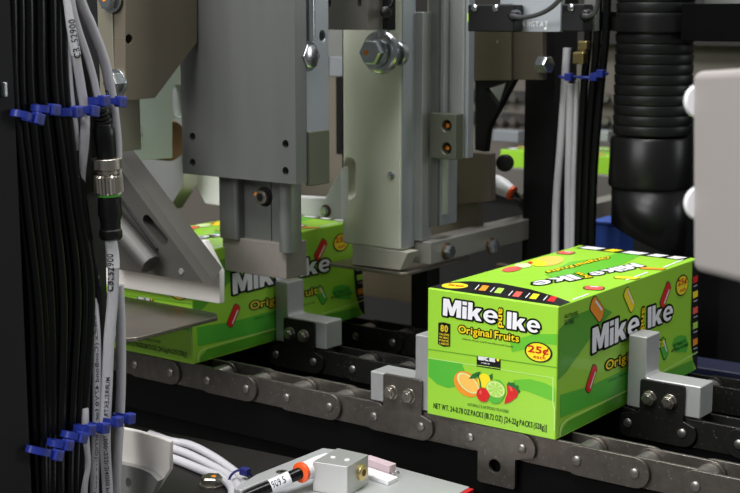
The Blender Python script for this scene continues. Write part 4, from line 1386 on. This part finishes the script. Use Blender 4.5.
br = thing('slide_bracket', (-.2, .34, .10), 'brown steel bracket with a bolt beside the slide cylinder', 'bracket')
q = xz([(440, 150), (440, 206), (490, 201), (490, 154)], .33)
obj('upper_plate', MB().prism(q, 'Y', .33, .342), mat('taupe_plate', (118, 106, 96), .5, .5, .1, 18), br, bevel=.0006)
q = xz([(404, 212), (404, 242), (478, 230), (478, 200), (440, 206)], .34)
obj('lower_plate', MB().prism(q, 'Y', .3425, .352), mat('taupe_lower_plate', (122, 114, 104), .5, .5, .1, 18), br, bevel=.0006)
c = P(452, 188, Y=.33)
hb = MB().lathe((c.x, .3302, c.z), (0, -1, 0), [(0, .0085), (.002, .0085)], 22, ZINC).hexa((c.x, .328, c.z), (0, -1, 0), .0072, .006, ZINC)
hb.cyl((c.x-.002, .322, c.z), (c.x-.002, .3216, c.z), .0022, 10, ORANGE)
obj('bolt', hb, None, br, bevel=.0004)
c = P(491, 165, Y=.33)
kb = tag(obj('round_knob', MB().lathe((c.x, .360, c.z), (.4, -1, 0), [(0, .009), (.008, .0095), (.011, .0085), (.012, .005)], 26), BLK, bevel=.0006), 'round black knob at the right of the brown bracket', 'knob')
a, b_ = P(496, 183, Y=.38), P(513, 193.5, Y=.38)
ff = thing('push_fitting', a, 'white push-in fitting with an orange ring in the background, right of the brown bracket', 'fitting')
dv = (b_-a).normalized()
obj('body', MB().lathe(a, dv, [(-.008, .007), (0, .0095), (.010, .0098), ((b_-a).length-.003, .0075)], 22), WHITE, ff, bevel=.0006)
obj('release_collar', MB().lathe(b_-dv*.003, dv, [(0, .0080), (.003, .0080)], 24), ORANGEP, ff)
tag(obj('air_tube', MB().tube([b_-dv*.002, P(518.5, 199, Y=.44), P(523, 205, Y=.49), P(530, 212, Y=.52), P(545, 220, Y=.53)], .0055, 14, 8), RUB), 'black air tube running from the background fitting to the black post', 'tube')

# uprights and panels behind
Yq = .42
q0, q1 = P(525, 74, Y=Yq), P(555, 74, Y=Yq)
tag(obj('machine_upright', MB().box(q0.x, q1.x, Yq, Yq+.05, -.5, .5), mat('black_upright', (12, 12, 13), 0, .5, spec=.25), bevel=.001), 'black square machine upright behind the front carton, left of the hanging pale cables', 'upright')
q0, q1 = P(329.5, 60, Y=.30), P(344, 60, Y=.30)
uf = thing('inner_upright', (q0.x, .31, -.05), 'pale inner upright glimpsed between the gripper head and the carriage plate', 'upright')
obj('pale_face', MB().box(q0.x, q1.x+.01, .30, .32, P(336, 76, Y=.30).z, P(336, 57, Y=.3).z), ALUB, uf, bevel=.0005)
obj('upper_face', MB().box(q0.x-.03, q1.x+.03, .302, .325, P(336, 56.8, Y=.3).z, .48), ALU, uf)
obj('lower_face', MB().box(q0.x-.06, q1.x+.06, .3205, .335, .10, P(336, 76, Y=.30).z), TAN, uf)
obj('dark_strip', MB().box(P(336, 90, Y=.297).x, q1.x+.02, .297, .2995, .17, P(336, 76.5, Y=.30).z), BLKM, uf)
q = xz([(362, 268), (362, 316), (416, 322), (416, 268)], .345)
tag(obj('machine_cover', MB().prism([(q[0][0]-.02, .067), (q[0][0]-.02, .001), (q[2][0], .001), (q[2][0], .067)], 'Y', .345, .352), mat('brown_inner_panel', (140, 124, 108), .4, .45, .15, 14), bevel=.0006),
    'brown inner panel low behind the middle chain, under the carriage sheet', 'panel')
q0, q1 = P(416, 300, Y=.285), P(432, 300, Y=.285)
tag(obj('support_leg', MB().box(q0.x, q1.x, .2755, .30, -.06, .0652), BLKM, bevel=.001), 'short black support leg under the carriage sheet, left of the front carton', 'support')
tag(obj('lower_cover', MB().box(-.205, .0, .44, .45, -.2, P(480, 262, Y=.44).z), mat('dark_brown_cover', (98, 86, 74), .3, .45, .2, 12), bevel=.001), 'dark brown cover panel low behind the front carton, below the rail bar', 'panel')

# rear line: guide rail, shelf, wall panel with bolt rows
rl = P(500, 169, Y=.76).z
tag(obj('rear_guide_rail', MB().box(-.52, .03, .76, .778, rl-.034, rl+.002), mat('mid_grey_rail', (122, 118, 112), .3, .5, .1, 12), bevel=.001), 'blurred grey guide rail in front of the rear carton', 'rail')
rs = thing('rear_shelf', (-.2, .9, -.9), 'dark shelf at the back carrying the rear carton', 'shelf')
obj('shelf_board', MB().box(-.9, .6, .785, 1.0, .010, .0222), DARKP, rs)
for x in (-.5, .4): obj('leg', MB().box(x, x+.04, .80, .98, -.9, .0098), DARKP, rs)
obj('front_skirt', MB().box(-.9, .6, .779, .7848, -.3, rl-.02), mat('dark_skirt', (28, 27, 26), 0, .6), rs)
wp = thing('rear_wall_panel', (-.3, 1.02, .0), 'brownish machine wall panel at the back with rows of blurred bolts', 'panel')
obj('panel', MB().box(-1.4, .9, 1.02, 1.04, -.9, .9), mat('taupe_wall_panel', (104, 98, 90), .1, .6, .12, 8), wp)
obj('ledge', MB().box(-1.4, .9, .985, 1.0195, P(600, 44, Y=.98).z, P(600, 44, Y=.98).z+.16), mat('dark_ledge', (34, 31, 29), 0, .5), wp)
for py in (98, 121):
    obj('bolt_strip', MB().box(-.9, .5, 1.010, 1.0195, P(560, py, Y=1.01).z-.008, P(560, py, Y=1.01).z+.008), DARKP, wp)
    for px in (487, 499, 511, 594, 604, 614):
        c = P(px, py, Y=1.0)
        obj('bolt_head', MB().hexa((c.x, 1.0105, c.z), (0, -1, 0), .0078, .008), BOLTST, wp)
for i, (px, w_) in enumerate(((505, 26), (600, 16))):
    a, b_ = P(px-w_/2, 139, Y=.96), P(px+w_/2, 131, Y=.96)
    tag(obj('clamp_block', MB().box(a.x, b_.x, .96, .984, .0224 if False else a.z-.004, b_.z), ALUB, bevel=.002), ('pale clamp block at the back left of the black upright', 'pale clamp block at the back beside the corrugated hose')[i], 'block')
tag(obj('rear_dark_panel', MB().box(.02, .10, .56, .58, -.9, P(690, 76, Y=.56).z), BLKM), 'tall black panel put in as darkness behind the corrugated hose and the grey enclosure', 'cover')  # black sheet added as the darkness of the hall behind the hose
tag(obj('dark_hall_panel', MB().box(-.075, .5, .62, .63, -.9, P(690, 80, Y=.62).z), BLKM), 'wide black panel put in as the dark hall at the right behind the front carton', 'cover')  # wider black sheet, also painting the hall's darkness
bc_ = thing('blue_crate', (-.12, .56, -.06), 'blue plastic crate in the background below the hose end', 'crate')
z_ = P(620, 221, Y=.50).z
obj('crate_body', MB().box(-.112, -.078, .50, .54, -.06, z_-.006), BLUEP, bc_, bevel=.003)
obj('crate_rim', MB().box(-.114, -.076, .498, .542, z_-.006, z_-.002), BLUEP, bc_, bevel=.0015)
tag(obj('drip_tray', MB().box(.0, .45, .36, .40, -.11, P(725, 371, Y=.36).z), mat('dark_blue_tray', (20, 25, 52), .1, .5), bevel=.002), 'dark blue tray in the shadow behind the chains at the right', 'tray')

# hose with its cuff and clamp
Yh = .42
hx = P(652, 120, Y=Yh).x
S_ = lambda px: px*(P(690, 120, Y=Yh).x-P(615, 120, Y=Yh).x)/75
hz = lambda py: P(652, py, Y=Yh).z
ho_ = thing('suction_hose', (hx, Yh, hz(245)), 'large black corrugated suction hose hanging behind the front carton', 'hose')
R0 = .0405
prof = []
n_r = 19
ztop, zbot = hz(-60), hz(134)
pit = (ztop-zbot)/n_r
for i in range(n_r):
    z = zbot+i*pit
    prof += [(z, R0*.955), (z+pit*.07, R0*.975), (z+pit*.14, R0*.982), (z+pit*.82, R0), (z+pit*.92, R0*.99), (z+pit*.96, R0*.955)]
obj('corrugated_tube', MB().lathe((hx, Yh, 0), (0, 0, 1), prof, 48), HOSE, ho_, smooth=50)
obj('cuff', MB().lathe((hx-.001, Yh, hz(186)), (0, 0, 1), [(0, R0*1.03), (.003, R0*1.05), (hz(139)-hz(186), R0*1.02), (hz(136)-hz(186), R0*.97)], 48), BLK, ho_, bevel=.0006)
# slanted spout
vs, fs = [], []
N = 48
for i in range(N):
    q = 2*math.pi*i/N
    dx, dy = math.cos(q), math.sin(q)
    s_ = dx*RT.x+dy*RT.y
    t = (s_+1)/2
    zb_ = hz(224)-(t**.8)*(hz(224)-hz(258))
    for z, r in ((hz(185), R0*.985), (zb_, R0*.96)):
        vs.append((hx+r*dx, Yh+r*dy, z))
for i in range(N):
    j = (i+1) % N
    fs.append((2*i, 2*j, 2*j+1, 2*i+1))
mb = MB()
mb.add(vs, fs)
sp_ = obj('slanted_spout', mb, BLK, ho_)
so = sp_.modifiers.new('wall', 'SOLIDIFY')
so.thickness = .003
so.offset = -1
c = P(677, 202, Y=Yh-.03)
obj('spout_screw', MB().ring((c.x-.002, Yh-R0*.82, c.z), (.5, -1, 0), .0035, .0007, 16, 6), BLKM, ho_)
hc = thing('hose_clamp', (hx, Yh, hz(30)), 'black ring clamp with a bracket holding the top of the corrugated hose', 'clamp')
mb = MB()
mb.prism(circ((hx, Yh), R0*1.1, 48), 'Z', hz(31), hz(31)+.014, [circ((hx, Yh), R0*1.005, 48)])
obj('clamp_ring', mb, BLK, hc)
obj('clamp_lug', MB().box(hx-R0*1.35, hx-R0*1.08, Yh-.022, Yh+.006, hz(31), hz(11)), BLK, hc, bevel=.0015)
obj('bracket_arm', MB().box(hx+R0*1.02, .30, Yh-.03, Yh+.02, hz(40), hz(4)), mat('black_arm', (7, 7, 8), 0, .8, spec=.04), hc, bevel=.001)
obj('arm_plate', MB().box(hx+R0*1.03, .12, Yh+.021, Yh+.03, hz(8), .47), ALUD, hc, bevel=.001)

# cables hanging beside the upright
Yv = .395
BG = 'cables hanging beside the black upright'
for pts, m_, r_, lab in (([(567, 48), (565, 80), (561, 140), (556.5, 200), (555, 262)], GREYC, .0042, 'left pale cable hanging beside the black upright'),
                         ([(571, 84), (570, 120), (568.5, 180), (568, 262)], GREYC, .0042, 'middle pale cable hanging beside the black upright'),
                         ([(577, 80), (575.5, 130), (573.5, 190), (572.5, 262)], GREYC, .0026, 'thin right pale cable hanging beside the black upright'),
                         ([(590, -20), (588, 40), (584, 90), (580, 170), (577.5, 262)], RUB, .0043, 'left black cable hanging between the pale cables and the hose'),
                         ([(599, -20), (597, 40), (592, 95), (587, 170), (584.3, 262)], RUB, .0043, 'middle black cable hanging between the pale cables and the hose'),
                         ([(608, -20), (605.5, 40), (600, 95), (594, 170), (591, 262)], RUB, .0043, 'right black cable hanging between the pale cables and the hose')):
    q = [P(x, y, Y=Yv) for x, y in pts]
    q += [q[-1]+Vector((0, 0, -.10)), q[-1]+Vector((0, .0, -.22))]
    if pts[0][1] < 0: q = [q[0]+Vector((.004, 0, .16)), q[0]+Vector((.002, 0, .06))]+q
    tag(obj('grey_cable' if m_ is GREYC else 'black_cable', MB().tube(q, r_, 12, 8), m_), lab, 'cable', BG)
for hx_, hy_, lx_, lab in ((569, 77, 557, 'left blue tie on the cables beside the black upright'), (594.5, 77, 577, 'middle blue tie on the cables beside the black upright'), (601, 73.5, 592, 'right blue tie on the cables beside the black upright')):
    a, b_ = P(lx_, hy_+1, Y=Yv-.012), P(hx_, hy_, Y=Yv-.012)
    r = thing('cable_tie', a.lerp(b_, .5), lab, 'cable tie', 'blue cable ties at the back')
    obj('strap', MB().ring(a.lerp(b_, .5)+Vector((0, .010, 0)), (0, 0, 1), (b_-a).length*.62, .0016, 24, 8), BLUE, r)
    obj('head', MB().box(b_.x-.004, b_.x+.004, b_.y-.004, b_.y+.003, b_.z-.004, b_.z+.004), BLUE, r, bevel=.0008)
bf = thing('brass_fitting', P(580, 62, Y=Yv-.015), 'small brass elbow fitting above the blue ties at the back', 'fitting')
a, b_ = P(574, 64, Y=Yv-.012), P(585, 52, Y=Yv-.012)
obj('hex_body', MB().box(a.x, b_.x, Yv-.016, Yv-.004, a.z, b_.z), BRASS, bf, bevel=.0015)
a, b_ = P(578.5, 51, Y=Yv-.012), P(588, 41, Y=Yv-.012)
obj('neck', MB().box(a.x, b_.x, Yv-.015, Yv-.006, a.z+.0015, b_.z), BRASS, bf, bevel=.0015)
obj('stub', MB().cyl(((a.x+b_.x)/2, Yv-.0105, a.z-.003), ((a.x+b_.x)/2, Yv-.0105, a.z+.003), .003, 16), BRASS, bf)

# ------------------------------------------------------------------ grey enclosure close to the camera at the right
gx = thing('grey_enclosure', P(694, 272, D=.68), 'blurred grey enclosure with rounded corners close to the camera at the right', 'enclosure')
TL_, BL_ = P(690.5, 71, D=.70), P(691, 271.5, D=.70)
TR_, BR_ = P(775, 63, D=.615), P(775, 296, D=.615)
ux, uz = (TR_-TL_+BR_-BL_)*.5, (TL_-BL_)
nb = ux.cross(uz).normalized()
if nb.dot(FW) < 0: nb = -nb
bd = MB().obox(BL_, ux*1.0, uz, nb*.06)
for v in bd.v:
    pass
obj('housing', bd, GREYB, gx, bevel=.005, seg=4)
un = ux.normalized()
for py in (101, 203):
    c = P(693.5, py, D=.70)+nb*.0035
    obj('white_knob', MB().lathe(c+un*.003, -un, [(0, .0088), (.0030, .0090), (.0042, .0084), (.0048, .007)], 32), WHITE, gx, bevel=.0006)
